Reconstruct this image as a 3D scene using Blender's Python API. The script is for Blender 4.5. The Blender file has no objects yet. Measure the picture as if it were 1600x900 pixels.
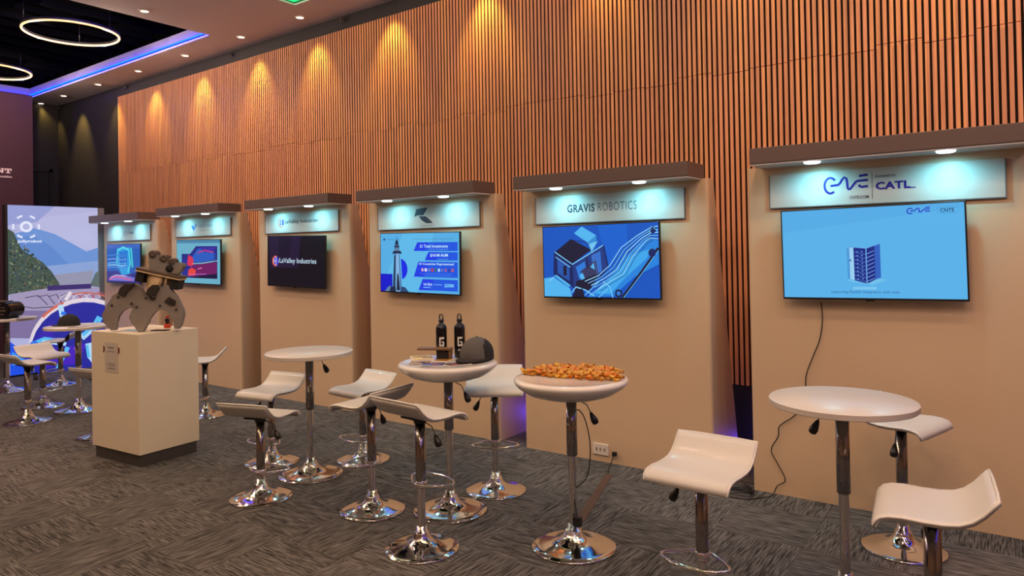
import bpy, bmesh, math, random
from mathutils import Vector, Matrix
random.seed(7)
PI = math.pi
sin, cos = math.sin, math.cos
C = bpy.context.scene.collection
SC = bpy.context.scene

# ------------------------------------------------------------------ camera
yaw, pitch, roll, FPX = -0.6299618, 0.0109085, -0.0178524, 1095.915
d = Vector((sin(yaw)*cos(pitch), cos(yaw)*cos(pitch), sin(pitch)))
r = Vector((cos(yaw), -sin(yaw), 0)); u = r.cross(d)
r2 = cos(roll)*r + sin(roll)*u
u2 = -sin(roll)*r + cos(roll)*u
cam_data = bpy.data.cameras.new('camera'); cam = bpy.data.objects.new('camera', cam_data); C.objects.link(cam)
M4 = Matrix((r2, u2, -d)).transposed().to_4x4(); M4.translation = Vector((0, 0, 1.65))
cam.matrix_world = M4
cam_data.sensor_width = 36; cam_data.lens = 36*FPX/1600; cam_data.shift_y = -FPX*0.0661456/1600
cam_data.clip_end = 100; cam_data.clip_start = 0.05
SC.camera = cam

# ------------------------------------------------------------------ world, exposure
SC.view_settings.view_transform = 'Standard'; SC.view_settings.look = 'None'
SC.view_settings.exposure = 0.0; SC.view_settings.gamma = 1.0
SC.view_settings.use_curve_mapping = False
SC.cycles.use_denoising = True
SC.cycles.max_bounces = 6; SC.cycles.diffuse_bounces = 4; SC.cycles.glossy_bounces = 4
SC.cycles.sample_clamp_indirect = 3.0
SC.cycles.caustics_reflective = False; SC.cycles.caustics_refractive = False
W = bpy.data.worlds.new('world'); SC.world = W; W.use_nodes = True
W.node_tree.nodes['Background'].inputs[0].default_value = (1.0, 0.7, 0.45, 1)
W.node_tree.nodes['Background'].inputs[1].default_value = 0.05

# light levels (each lamp's own light sits in its builder)
WARM = (1.0, 0.63, 0.36)
RINGC = (1.0, 0.73, 0.54)
WALLC = (1.0, 0.66, 0.14)
P_WALLROW = 85.0      # downlights along the slatted wall
P_ROOM = 60.0         # downlight beside the recess, plus unseen ones added as fill
RING_E = 1.7
P_RING = 21.5         # each of the four light points of a ring lamp
P_BOOTH = 11.5         # cool booth downlights
P_BLUE = 4.0

def lin(c):
    return tuple(((x/255)/12.92 if x/255 <= 0.04045 else ((x/255+0.055)/1.055)**2.4) for x in c)

# ------------------------------------------------------------------ materials
def mat(name, col, rough=0.5, metal=0.0, emit=None, estr=1.0, coat=0.0, bump=None, noise=None, spec=None):
    m = bpy.data.materials.new(name); m.use_nodes = True
    nt = m.node_tree; b = nt.nodes['Principled BSDF']
    b.inputs['Base Color'].default_value = (*col, 1)
    b.inputs['Roughness'].default_value = rough; b.inputs['Metallic'].default_value = metal
    if spec is not None: b.inputs['Specular IOR Level'].default_value = spec
    if coat: b.inputs['Coat Weight'].default_value = coat; b.inputs['Coat Roughness'].default_value = 0.08
    if emit: b.inputs['Emission Color'].default_value = (*emit, 1); b.inputs['Emission Strength'].default_value = estr
    if noise or bump:
        tc = nt.nodes.new('ShaderNodeTexCoord'); n = nt.nodes.new('ShaderNodeTexNoise')
        n.inputs['Scale'].default_value = (noise or bump)[0]; n.inputs['Detail'].default_value = 4
        nt.links.new(tc.outputs['Object'], n.inputs['Vector'])
        if noise:
            mx = nt.nodes.new('ShaderNodeMix'); mx.data_type = 'RGBA'
            mx.inputs['A'].default_value = (*[x*(1-noise[1]) for x in col], 1)
            mx.inputs['B'].default_value = (*[min(1, x*(1+noise[1])) for x in col], 1)
            nt.links.new(n.outputs['Fac'], mx.inputs['Factor']); nt.links.new(mx.outputs['Result'], b.inputs['Base Color'])
        if bump:
            bp = nt.nodes.new('ShaderNodeBump'); bp.inputs['Strength'].default_value = bump[1]; bp.inputs['Distance'].default_value = 0.002
            nt.links.new(n.outputs['Fac'], bp.inputs['Height']); nt.links.new(bp.outputs['Normal'], b.inputs['Normal'])
    return m

_em = {}
def emat(c, s=1.0):
    """emissive screen colour; c is sRGB 0..255"""
    k = (c, s)
    if k not in _em:
        m = bpy.data.materials.new('lit_screen_colour'); m.use_nodes = True
        b = m.node_tree.nodes['Principled BSDF']
        b.inputs['Base Color'].default_value = (0.01, 0.01, 0.012, 1); b.inputs['Roughness'].default_value = 0.25
        b.inputs['Emission Color'].default_value = (*lin(c), 1); b.inputs['Emission Strength'].default_value = s
        _em[k] = m
    return _em[k]
_pm = {}
def pmat(c, rough=0.5):
    k = (c, rough)
    if k not in _pm: _pm[k] = mat('printed_colour', lin(c), rough)
    return _pm[k]

M = {}
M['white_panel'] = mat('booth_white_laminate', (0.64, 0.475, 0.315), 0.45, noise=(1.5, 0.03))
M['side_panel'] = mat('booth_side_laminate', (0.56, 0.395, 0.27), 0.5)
M['canopy'] = mat('canopy_brown', (0.115, 0.080, 0.074), 0.42)
M['canopy_under'] = mat('canopy_underside', (0.6, 0.6, 0.6), 0.5)
M['sign'] = mat('sign_board_white', (0.62, 0.58, 0.52), 0.4)
M['sign_shadow'] = mat('sign_shadow_grey', (0.16, 0.15, 0.15), 0.5)  # shadow round the sign board, put into a dark grey
M['chrome'] = mat('chrome', (0.82, 0.80, 0.79), 0.07, 1.0)
M['chrome_dim'] = mat('chrome_pole', (0.36, 0.34, 0.33), 0.12, 1.0)
M['leather'] = mat('white_leatherette', (0.60, 0.59, 0.56), 0.38, coat=0.2, bump=(160, 0.15))
M['piping'] = mat('white_piping', (0.66, 0.65, 0.62), 0.35)
M['table_white'] = mat('white_table_laminate', (0.60, 0.595, 0.58), 0.30)
M['table_edge'] = mat('table_edge_band', (0.55, 0.50, 0.46), 0.4)
M['gloss_white'] = mat('glossy_white_plastic', (0.74, 0.72, 0.69), 0.16, coat=0.5)
M['black'] = mat('black_plastic', (0.012, 0.012, 0.014), 0.35)
M['black_gloss'] = mat('black_gloss', (0.006, 0.006, 0.008), 0.12)
M['black_matte'] = mat('black_matte', (0.010, 0.009, 0.010), 0.8)
M['ceiling'] = mat('ceiling_paint', (0.86, 0.87, 0.99), 0.9, noise=(0.8, 0.04))
M['recess_black'] = mat('recess_black', (0.0012, 0.0012, 0.0018), 1.0, spec=0.0)
M['recess_slat'] = mat('recess_slat', (0.0020, 0.0020, 0.0035), 1.0, spec=0.0)
M['fascia'] = mat('fascia_paint', (0.26, 0.24, 0.34), 0.8)
M['led_blue'] = mat('led_strip_blue', (0.0, 0.01, 0.02), 0.5, emit=(0.0, 0.012, 1.0), estr=30.0)
M['led_green'] = mat('led_strip_green', (0.02, 0.2, 0.1), 0.5, emit=(0.006, 1.0, 0.22), estr=1.2)
M['ring_glow'] = mat('ring_lamp_glow', (0.8, 0.6, 0.4), 0.5, emit=(1.0, 0.52, 0.18), estr=RING_E)
M['lamp_glow'] = mat('downlight_glow', (0.9, 0.7, 0.5), 0.5, emit=(1.0, 0.78, 0.50), estr=6.0)
M['cool_glow'] = mat('booth_light_glow', (0.9, 0.9, 0.9), 0.5, emit=(0.75, 0.97, 1.0), estr=3.5)
M['trim_white'] = mat('lamp_trim_white', (0.7, 0.6, 0.55), 0.5)
M['black_wall'] = mat('black_wall_panel', (0.010, 0.008, 0.010), 0.65, noise=(3, 0.3))
M['back_dark'] = mat('slat_backing', (0.018, 0.007, 0.004), 0.9)
M['slat_side_shade'] = mat('slat_gap_shade', (0.16, 0.045, 0.020), 0.7)  # shade of the slat gaps painted into the side faces
M['room_wall'] = mat('room_wall', (0.30, 0.20, 0.14), 0.8, noise=(2, 0.1))
M['cable'] = mat('cable_black', (0.012, 0.010, 0.010), 0.5)
M['maroon'] = mat('maroon_backdrop_fabric', (0.075, 0.028, 0.045), 0.8, noise=(40, 0.25))
M['grey_metal'] = mat('grapple_grey', (0.25, 0.22, 0.20), 0.55, noise=(14, 0.18))
M['dark_metal'] = mat('grapple_dark', (0.030, 0.024, 0.022), 0.5)
M['tan_plastic'] = mat('grapple_tan', (0.78, 0.58, 0.32), 0.5, noise=(10, 0.1))
M['plate_brown'] = mat('plate_brown', (0.10, 0.07, 0.05), 0.45)
M['plinth_white'] = mat('plinth_laminate', (0.74, 0.66, 0.50), 0.5, noise=(6, 0.04))
M['plinth_kick'] = mat('plinth_kick', (0.055, 0.050, 0.047), 0.5)
M['paper'] = mat('paper', (0.80, 0.78, 0.75), 0.6)
M['cap_black'] = mat('cap_cloth_black', (0.012, 0.011, 0.012), 0.9, bump=(300, 0.3))
M['cap_grey'] = mat('cap_cloth_grey', (0.085, 0.080, 0.080), 0.85, bump=(300, 0.3))
M['cardboard'] = mat('brown_wood', (0.16, 0.085, 0.035), 0.5)
M['tape'] = mat('brown_floor_tape', (0.090, 0.045, 0.030), 0.7)
M['outlet'] = mat('outlet_plastic', (0.72, 0.66, 0.60), 0.4)

def wood_mat():
    m = bpy.data.materials.new('oak_slats'); m.use_nodes = True
    nt = m.node_tree; b = nt.nodes['Principled BSDF']; b.inputs['Roughness'].default_value = 0.55
    tc = nt.nodes.new('ShaderNodeTexCoord'); sp = nt.nodes.new('ShaderNodeSeparateXYZ'); nt.links.new(tc.outputs['Object'], sp.inputs[0])
    dv = nt.nodes.new('ShaderNodeMath'); dv.operation = 'DIVIDE'; dv.inputs[1].default_value = 0.044; nt.links.new(sp.outputs[0], dv.inputs[0])
    fl = nt.nodes.new('ShaderNodeMath'); fl.operation = 'FLOOR'; nt.links.new(dv.outputs[0], fl.inputs[0])
    gt = nt.nodes.new('ShaderNodeMath'); gt.operation = 'GREATER_THAN'; gt.inputs[1].default_value = 3.08; nt.links.new(sp.outputs[2], gt.inputs[0])
    ad = nt.nodes.new('ShaderNodeMath'); ad.operation = 'MULTIPLY_ADD'; ad.inputs[1].default_value = 977.3; nt.links.new(gt.outputs[0], ad.inputs[0]); nt.links.new(fl.outputs[0], ad.inputs[2])
    wn = nt.nodes.new('ShaderNodeTexWhiteNoise'); wn.noise_dimensions = '1D'; nt.links.new(ad.outputs[0], wn.inputs['W'])
    rp = nt.nodes.new('ShaderNodeValToRGB')
    e = rp.color_ramp.elements
    e[0].position = 0; e[0].color = (0.62, 0.280, 0.138, 1)
    e[1].position = 1; e[1].color = (0.86, 0.410, 0.165, 1)
    k = e.new(0.5); k.color = (0.77, 0.335, 0.182, 1)
    nt.links.new(wn.outputs['Value'], rp.inputs[0])
    mp = nt.nodes.new('ShaderNodeMapping'); mp.inputs['Scale'].default_value = (70, 70, 2.2); nt.links.new(tc.outputs['Object'], mp.inputs[0])
    ns = nt.nodes.new('ShaderNodeTexNoise'); ns.inputs['Scale'].default_value = 1.0; ns.inputs['Detail'].default_value = 5; nt.links.new(mp.outputs[0], ns.inputs['Vector'])
    mx = nt.nodes.new('ShaderNodeMix'); mx.data_type = 'RGBA'; mx.blend_type = 'MULTIPLY'
    mx.inputs['Factor'].default_value = 0.45
    r3 = nt.nodes.new('ShaderNodeValToRGB'); r3.color_ramp.elements[0].position = 0.3; r3.color_ramp.elements[0].color = (0.45, 0.4, 0.38, 1); r3.color_ramp.elements[1].position = 0.65
    nt.links.new(ns.outputs['Fac'], r3.inputs[0]); nt.links.new(rp.outputs[0], mx.inputs['A']); nt.links.new(r3.outputs[0], mx.inputs['B'])
    nt.links.new(mx.outputs['Result'], b.inputs['Base Color'])
    return m
M['wood'] = wood_mat()

def carpet_mat():
    m = bpy.data.materials.new('carpet_tiles'); m.use_nodes = True
    nt = m.node_tree; b = nt.nodes['Principled BSDF']; b.inputs['Roughness'].default_value = 0.95; b.inputs['Specular IOR Level'].default_value = 0.1
    N = nt.nodes.new; L = nt.links.new
    def math_(op, a, bb=None, cc=None):
        n = N('ShaderNodeMath'); n.operation = op
        for i, v in enumerate((a, bb, cc)):
            if v is None: continue
            if isinstance(v, (int, float)): n.inputs[i].default_value = v
            else: L(v, n.inputs[i])
        return n.outputs[0]
    tc = N('ShaderNodeTexCoord'); sp = N('ShaderNodeSeparateXYZ'); L(tc.outputs['Object'], sp.inputs[0])
    X, Yc = sp.outputs[0], sp.outputs[1]
    T = 0.5
    ix = math_('FLOOR', math_('DIVIDE', X, T)); iy = math_('FLOOR', math_('DIVIDE', Yc, T))
    par = math_('MODULO', math_('ABSOLUTE', math_('ADD', ix, iy)), 2.0)
    inv = math_('SUBTRACT', 1.0, par)
    a = math_('ADD', math_('MULTIPLY', X, par), math_('MULTIPLY', Yc, inv))     # along the pile lines
    c = math_('ADD', math_('MULTIPLY', Yc, par), math_('MULTIPLY', X, inv))     # across them
    cid = N('ShaderNodeCombineXYZ'); L(ix, cid.inputs[0]); L(iy, cid.inputs[1])
    wn = N('ShaderNodeTexWhiteNoise'); wn.noise_dimensions = '2D'; L(cid.outputs[0], wn.inputs['Vector'])
    v = N('ShaderNodeCombineXYZ'); L(math_('MULTIPLY', a, 9.0), v.inputs[0]); L(math_('MULTIPLY', c, 140.0), v.inputs[1]); L(math_('MULTIPLY', wn.outputs['Value'], 40.0), v.inputs[2])
    ns = N('ShaderNodeTexNoise'); ns.inputs['Scale'].default_value = 1.0; ns.inputs['Detail'].default_value = 2.5; ns.inputs['Roughness'].default_value = 0.6; L(v.outputs[0], ns.inputs['Vector'])
    rp = N('ShaderNodeValToRGB'); e = rp.color_ramp.elements
    e[0].position = 0.36; e[0].color = (0.030, 0.029, 0.028, 1)
    e[1].position = 0.66; e[1].color = (0.190, 0.178, 0.172, 1)
    k = e.new(0.50); k.color = (0.098, 0.092, 0.088, 1)
    L(ns.outputs['Fac'], rp.inputs[0])
    n2 = N('ShaderNodeTexNoise'); n2.inputs['Scale'].default_value = 0.9; L(tc.outputs['Object'], n2.inputs['Vector'])
    sh = math_('ADD', math_('MULTIPLY', wn.outputs['Value'], 0.28), math_('ADD', math_('MULTIPLY', n2.outputs['Fac'], 0.5), 0.60))
    mx = N('ShaderNodeVectorMath'); mx.operation = 'SCALE'; L(rp.outputs[0], mx.inputs[0]); L(sh, mx.inputs['Scale'])
    L(mx.outputs[0], b.inputs['Base Color'])
    bp = N('ShaderNodeBump'); bp.inputs['Strength'].default_value = 0.5; bp.inputs['Distance'].default_value = 0.004
    L(ns.outputs['Fac'], bp.inputs['Height']); L(bp.outputs['Normal'], b.inputs['Normal'])
    return m
M['carpet'] = carpet_mat()

# ------------------------------------------------------------------ helpers
def tag(o, label=None, cat=None, group=None, kind=None):
    if label: o['label'] = label
    if cat: o['category'] = cat
    if group: o['group'] = group
    if kind: o['kind'] = kind
    return o

def empty(name, loc=(0, 0, 0), rz=0.0, label=None, cat=None, group=None):
    o = bpy.data.objects.new(name, None); C.objects.link(o)
    o.location = loc; o.rotation_euler = (0, 0, rz); o.empty_display_size = 0.1
    return tag(o, label, cat, group)

class MB:
    """collects shapes into one mesh with material slots"""
    def __init__(s): s.bm = bmesh.new(); s.mats = []
    def mi(s, m):
        if m not in s.mats: s.mats.append(m)
        return s.mats.index(m)
    def _fin(s, faces, m, smooth):
        i = s.mi(m) if m else 0
        for f in faces: f.material_index = i; f.smooth = smooth
    def box(s, x0, x1, y0, y1, z0, z1, m=None, bevel=0.0, mx=None, seg=2):
        g = bmesh.ops.create_cube(s.bm, size=1.0); vs = g['verts']
        for v in vs:
            v.co = Vector(((x0+x1)/2 + v.co.x*(x1-x0), (y0+y1)/2 + v.co.y*(y1-y0), (z0+z1)/2 + v.co.z*(z1-z0)))
        fs = set(f for v in vs for f in v.link_faces)
        s._fin(fs, m, False)
        if bevel:
            es = list(set(e for v in vs for e in v.link_edges))
            rr = bmesh.ops.bevel(s.bm, geom=es, offset=bevel, segments=seg, affect='EDGES', profile=0.5)
            vs = list(set(v for f in rr['faces'] for v in f.verts) | set(v for v in vs if v.is_valid))
            s._fin(rr['faces'], m, False)
        if mx is not None: bmesh.ops.transform(s.bm, matrix=mx, verts=[v for v in vs if v.is_valid])
        return s
    def lathe(s, prof, m=None, seg=32, cx=0, cy=0, smooth=True, mx=None, sx=1, sy=1):
        rings = []; allv = []
        for (rr, z) in prof:
            if rr < 1e-5: ring = [s.bm.verts.new((cx, cy, z))]
            else: ring = [s.bm.verts.new((cx+rr*sx*cos(2*PI*k/seg), cy+rr*sy*sin(2*PI*k/seg), z)) for k in range(seg)]
            rings.append(ring); allv += ring
        fs = []
        for A, B in zip(rings, rings[1:]):
            for k in range(seg):
                k2 = (k+1) % seg
                if len(A) == 1 and len(B) == 1: continue
                if len(A) == 1: fs.append(s.bm.faces.new((A[0], B[k2], B[k])))
                elif len(B) == 1: fs.append(s.bm.faces.new((A[k], A[k2], B[0])))
                else: fs.append(s.bm.faces.new((A[k], A[k2], B[k2], B[k])))
        s._fin(fs, m, smooth)
        if mx is not None: bmesh.ops.transform(s.bm, matrix=mx, verts=allv)
        return s
    def tube(s, pts, rad, m=None, seg=8, closed=False, smooth=True):
        pts = [Vector(p) for p in pts]; n = len(pts); rings = []
        prev = None
        for i, p in enumerate(pts):
            if closed: t = pts[(i+1) % n] - pts[i-1]
            else: t = pts[min(i+1, n-1)] - pts[max(i-1, 0)]
            t.normalize()
            if prev is None:
                a = Vector((0, 0, 1)) if abs(t.z) < 0.9 else Vector((1, 0, 0)); nn = a - t*a.dot(t)
            else: nn = prev - t*prev.dot(t)
            if nn.length < 1e-6: nn = t.orthogonal()
            nn.normalize(); prev = nn; bb = t.cross(nn)
            rr = rad[i] if isinstance(rad, (list, tuple)) else rad
            rings.append([s.bm.verts.new(p + rr*(cos(2*PI*k/seg)*nn + sin(2*PI*k/seg)*bb)) for k in range(seg)])
        fs = []
        pairs = list(zip(rings, rings[1:])) + ([(rings[-1], rings[0])] if closed else [])
        for A, B in pairs:
            for k in range(seg): fs.append(s.bm.faces.new((A[k], A[(k+1) % seg], B[(k+1) % seg], B[k])))
        if not closed:
            fs.append(s.bm.faces.new(list(reversed(rings[0])))); fs.append(s.bm.faces.new(rings[-1]))
        s._fin(fs, m, smooth); return s
    def prism(s, poly, h0, h1, m=None, mx=None, smooth=False, bevel=0.0):
        """polygon in local XZ, extruded along Y from h0 to h1"""
        A = [s.bm.verts.new((p[0], h0, p[1])) for p in poly]; B = [s.bm.verts.new((p[0], h1, p[1])) for p in poly]
        fs = [s.bm.faces.new(A), s.bm.faces.new(list(reversed(B)))]
        n = len(poly)
        for k in range(n): fs.append(s.bm.faces.new((A[k], B[k], B[(k+1) % n], A[(k+1) % n])))
        s._fin(fs, m, smooth)
        vs = A+B
        if bevel:
            es = [e for f in fs[:2] for e in f.edges]
            rr = bmesh.ops.bevel(s.bm, geom=list(set(es)), offset=bevel, segments=2, affect='EDGES')
            s._fin(rr['faces'], m, False)
            vs = list(set(v for f in rr['faces'] for v in f.verts) | set(v for v in vs if v.is_valid))
        if mx is not None: bmesh.ops.transform(s.bm, matrix=mx, verts=vs)
        return s
    def poly(s, pts, m=None):
        f = s.bm.faces.new([s.bm.verts.new(p) for p in pts]); s._fin([f], m, False); return s
    def build(s, name, m=None, parent=None, normals=True):
        me = bpy.data.meshes.new(name)
        if normals: bmesh.ops.recalc_face_normals(s.bm, faces=s.bm.faces)
        s.bm.to_mesh(me); s.bm.free()
        for k in (s.mats if s.mats and s.mats != [None] else [m]): me.materials.append(k)
        o = bpy.data.objects.new(name, me); C.objects.link(o)
        if parent is not None: o.parent = parent
        return o

def copy_tree(o, parent=None):
    c = o.copy(); C.objects.link(c)
    if parent is not None: c.parent = parent
    for ch in list(o.children): copy_tree(ch, c)
    return c

def struct(name, mb, m=None, parent=None):
    o = mb.build(name, m, parent)
    if parent is None: o['kind'] = 'structure'
    return o

# flat writing and pictures: coordinates in the XZ plane facing -Y
_tcache = {}
def text_polys(body, bold=0.0, spacing=1.0):
    """list of triangles (x,z), normalised to width 1, with height ratio"""
    k = (body, bold, spacing)
    if k in _tcache: return _tcache[k]
    cu = bpy.data.curves.new('t', 'FONT'); cu.body = body; cu.offset = bold; cu.space_character = spacing; cu.resolution_u = 3
    cu.fill_mode = 'FRONT'
    o = bpy.data.objects.new('t', cu); C.objects.link(o)
    dg = bpy.context.evaluated_depsgraph_get(); me = bpy.data.meshes.new_from_object(o.evaluated_get(dg))
    me.calc_loop_triangles()
    vs = [v.co.copy() for v in me.vertices]; tr = [tuple(t.vertices) for t in me.loop_triangles]
    bpy.data.objects.remove(o); bpy.data.curves.remove(cu); bpy.data.meshes.remove(me)
    x0 = min(v.x for v in vs); x1 = max(v.x for v in vs); y0 = min(v.y for v in vs); y1 = max(v.y for v in vs)
    res = ([((v.x-x0)/(x1-x0), (v.y-y0)/(y1-y0)) for v in vs], tr)
    _tcache[k] = res; return res

class Pic:
    """flat artwork made of thin stacked layers on a board of size w x h centred at 0, facing -Y; u,v in 0..1"""
    def __init__(s, w, h, y=0.0, step=0.0002): s.b = MB(); s.w, s.h, s.y, s.step = w, h, y, step
    def P(s, u_, v_): return Vector(((u_-0.5)*s.w, s.y, (v_-0.5)*s.h))
    def poly(s, m, pts):
        s.y -= s.step; f = s.b.bm.faces.new([s.b.bm.verts.new(s.P(*p)) for p in pts]); f.material_index = s.b.mi(m); return s
    def rect(s, m, u0, v0, u1, v1): return s.poly(m, [(u0, v0), (u1, v0), (u1, v1), (u0, v1)])
    def disc(s, m, cu, cv, ru, rv=None, a0=0, a1=360, n=28):
        if rv is None: rv = ru*s.w/s.h
        pts = [(cu+ru*cos(math.radians(a0+(a1-a0)*k/n)), cv+rv*sin(math.radians(a0+(a1-a0)*k/n))) for k in range(n+(0 if a1-a0 == 360 else 1))]
        return s.poly(m, pts)
    def line(s, m, pts, wd):
        """stroke; wd in metres"""
        s.y -= s.step
        Q = [s.P(*p) for p in pts]; n = len(Q); Lf, Rt = [], []
        for i in range(n):
            t = (Q[min(i+1, n-1)] - Q[max(i-1, 0)]); t.normalize(); nn = Vector((-t.z, 0, t.x))*wd/2
            Lf.append(s.b.bm.verts.new(Q[i]+nn)); Rt.append(s.b.bm.verts.new(Q[i]-nn))
        for i in range(n-1):
            f = s.b.bm.faces.new((Lf[i], Rt[i], Rt[i+1], Lf[i+1])); f.material_index = s.b.mi(m)
        return s
    def arc(s, m, cu, cv, ru, wd, a0, a1, n=24, rv=None):
        if rv is None: rv = ru*s.w/s.h
        return s.line(m, [(cu+ru*cos(math.radians(a0+(a1-a0)*k/n)), cv+rv*sin(math.radians(a0+(a1-a0)*k/n))) for k in range(n+1)], wd)
    def text(s, m, body, u0, v0, u1, v1, bold=0.0, spacing=1.0):
        s.y -= s.step
        vs, tr = text_polys(body, bold, spacing)
        bv = [s.b.bm.verts.new(s.P(u0+a*(u1-u0), v0+b_*(v1-v0))) for a, b_ in vs]; i = s.b.mi(m)
        for t in tr:
            try: f = s.b.bm.faces.new([bv[q] for q in t]); f.material_index = i
            except ValueError: pass
        return s
    def build(s, name, parent=None):
        o = s.b.build(name, None, parent, normals=False)
        return o

# ------------------------------------------------------------------ the room
XL, XR, YF, YB, HC = -15.05, 5.0, -5.0, 5.80, 4.578
struct('floor', MB().box(XL-0.1, XR+0.1, YF-0.1, YB+0.1, -0.1, 0.0), M['carpet'])

COF = [(-14.68, -8.72, 'blue'), (-6.90, -0.94, 'green'), (0.88, 4.6, 'blue')]
CY0, CY1 = -0.77, 5.19
HR = HC + 0.178
def ceiling_mesh():
    mb = MB(); z0, z1 = HC, HC+0.02
    mb.box(XL-0.1, XR+0.1, CY1, YB+0.1, z0, z1); mb.box(XL-0.1, XR+0.1, YF-0.1, CY0, z0, z1)
    xs = [XL-0.1] + [v for c in COF for v in c[:2]] + [XR+0.1]
    for k in range(0, len(xs), 2): mb.box(xs[k], xs[k+1], CY0, CY1, z0, z1)
    return mb
struct('ceiling', ceiling_mesh(), M['ceiling'])
for n, (x0, x1, colr) in enumerate(COF):
    f = MB(); t = 0.02
    f.box(x0-t, x1+t, CY1, CY1+t, HC+0.02, HR); f.box(x0-t, x1+t, CY0-t, CY0, HC+0.02, HR)
    f.box(x0-t, x0, CY0, CY1, HC+0.02, HR); f.box(x1, x1+t, CY0, CY1, HC+0.02, HR)
    struct('trim_%d' % (n+1), f, M['fascia'])
    rc = MB(); rc.box(x0-0.05, x1+0.05, CY0-0.05, CY1+0.05, HR+0.12, HR+0.14)
    rc.box(x0-0.06, x0-0.02, CY0-0.05, CY1+0.05, HR, HR+0.13); rc.box(x1+0.02, x1+0.06, CY0-0.05, CY1+0.05, HR, HR+0.13)
    rc.box(x0-0.05, x1+0.05, CY0-0.06, CY0-0.02, HR, HR+0.13); rc.box(x0-0.05, x1+0.05, CY1+0.02, CY1+0.06, HR, HR+0.13)
    struct('ceiling_recess' if n == 0 else 'ceiling_recess', rc, M['recess_black'])
    sl = MB(); k = x0+0.25
    while k < x1-0.05:
        sl.box(k, k+0.03, CY0, CY1, HR+0.04, HR+0.12); k += 0.42
    struct('ceiling_slats', sl, M['recess_slat'])
    g = 0.030; zz = HC+0.036
    led = MB(); led.tube([(x0+g, CY0+g, zz), (x1-g, CY0+g, zz), (x1-g, CY1-g, zz), (x0+g, CY1-g, zz)], 0.012, M['led_'+colr], 6, closed=True)
    o = led.build('led_strip'); tag(o, {0: 'blue glowing light strip edging the black ceiling recess above the left of the hall', 1: 'green glowing light strip edging the ceiling recess at the top of the photo', 2: 'blue glowing light strip round the ceiling recess beyond the right booth'}[n], 'light strip')

# back wall: black cladding, timber slats in front
struct('wall_back', MB().box(XL-0.1, XR+0.1, YB, YB+0.1, 0, HC+0.02), M['black_wall'])
WX0, WX1, WZ0, WZ1, WY = -12.55, 4.9, 0.50, 4.395, 5.766
back = MB(); back.box(WX0, WX1, WY+0.022, YB-0.002, WZ0, WZ1, M['back_dark'])
struct('trim_10', back)
def slats():
    mb = MB(); mb.mi(M['wood']); mb.mi(M['slat_side_shade']); x = WX0; k = 0; bm = mb.bm; off = 0.0
    while x < WX1-0.03:
        if k % 7 == 0: off = random.choice([-0.02, -0.008, 0.004, 0.014, 0.022])
        zs = 3.085 + off
        for (a, b_) in ((WZ0, zs-0.0025), (zs+0.0025, WZ1)):
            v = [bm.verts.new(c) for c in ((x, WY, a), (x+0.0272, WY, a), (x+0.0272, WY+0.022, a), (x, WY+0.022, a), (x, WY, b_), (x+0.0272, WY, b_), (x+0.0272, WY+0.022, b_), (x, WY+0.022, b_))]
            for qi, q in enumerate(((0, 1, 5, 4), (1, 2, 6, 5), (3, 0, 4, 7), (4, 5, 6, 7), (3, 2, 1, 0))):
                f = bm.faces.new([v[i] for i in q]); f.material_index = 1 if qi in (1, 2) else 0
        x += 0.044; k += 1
    return mb
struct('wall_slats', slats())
# plain dark base ledge under the slats
struct('baseboard_back', MB().box(WX0, WX1, WY+0.004, YB-0.001, 0.0, WZ0-0.002), M['black_matte'])
struct('wall_left', MB().box(XL-0.1, XL, YF, YB, 0, HC+0.02), M['black_wall'])
struct('wall_right', MB().box(XR, XR+0.1, YF, YB, 0, HC+0.02), M['room_wall'])
struct('wall_front', MB().box(XL, XR, YF-0.1, YF, 0, HC+0.02), M['room_wall'])
# dark service door on the left wall
dr = MB(); dr.box(XL, XL+0.02, 4.55, 5.62, 0, 3.28, M['black_matte']); struct('door_1', dr)
df = MB(); df.box(XL, XL+0.05, 5.62, 5.68, 0, 3.34, M['black']); df.box(XL, XL+0.05, 4.49, 4.55, 0, 3.34, M['black']); df.box(XL, XL+0.05, 4.49, 5.68, 3.28, 3.34, M['black'])
o = struct('trim_11', df)

# ------------------------------------------------------------------ ceiling lamps
ZR = HC-0.05
def ring_lamp(x, y, label, z=ZR):
    t = empty('ring_lamp', (x, y, z), 0, label, 'lamp', 'ring lamps in the ceiling recesses')
    R0 = 0.536
    pts = [(R0*cos(2*PI*k/64), R0*sin(2*PI*k/64), 0) for k in range(64)]
    MB().tube(pts, 0.0125, M['ring_glow'], 8, closed=True).build('glowing_ring', None, t)
    MB().lathe([(R0-0.016, 0.008), (R0-0.016, 0.035), (R0+0.016, 0.035), (R0+0.016, 0.008)], M['black'], 48, smooth=False).build('ring_housing', None, t)
    for k in range(3):
        a = 2*PI*k/3+0.5; MB().tube([(R0*cos(a), R0*sin(a), 0.035), (R0*cos(a), R0*sin(a), HR+0.12-z)], 0.003, M['black'], 6).build('suspension_rod', None, t)
    for k in range(4):
        a = 2*PI*k/4+0.4
        L = bpy.data.lights.new('ring_light', 'POINT'); L.energy = P_RING; L.color = RINGC; L.shadow_soft_size = 0.0
        o = bpy.data.objects.new('ring_light', L); C.objects.link(o); o.parent = t; o.location = (R0*cos(a), R0*sin(a), -0.025)
    return t
ring_lamp(-9.84, 3.96, 'large glowing ring lamp, the whole one upper left in the black recess')
ring_lamp(-12.78, 3.98, 'glowing ring lamp at the left edge of the photo, cut off by it')
for (x, y) in ((-12.8, 0.9), (-9.84, 0.9), (-5.6, 3.2), (-5.6, 0.9), (-2.4, 3.2), (-2.4, 0.9), (2.3, 3.2), (2.3, 0.9)):
    ring_lamp(x, y, 'glowing ring lamp in a ceiling recess outside the photo')

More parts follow.
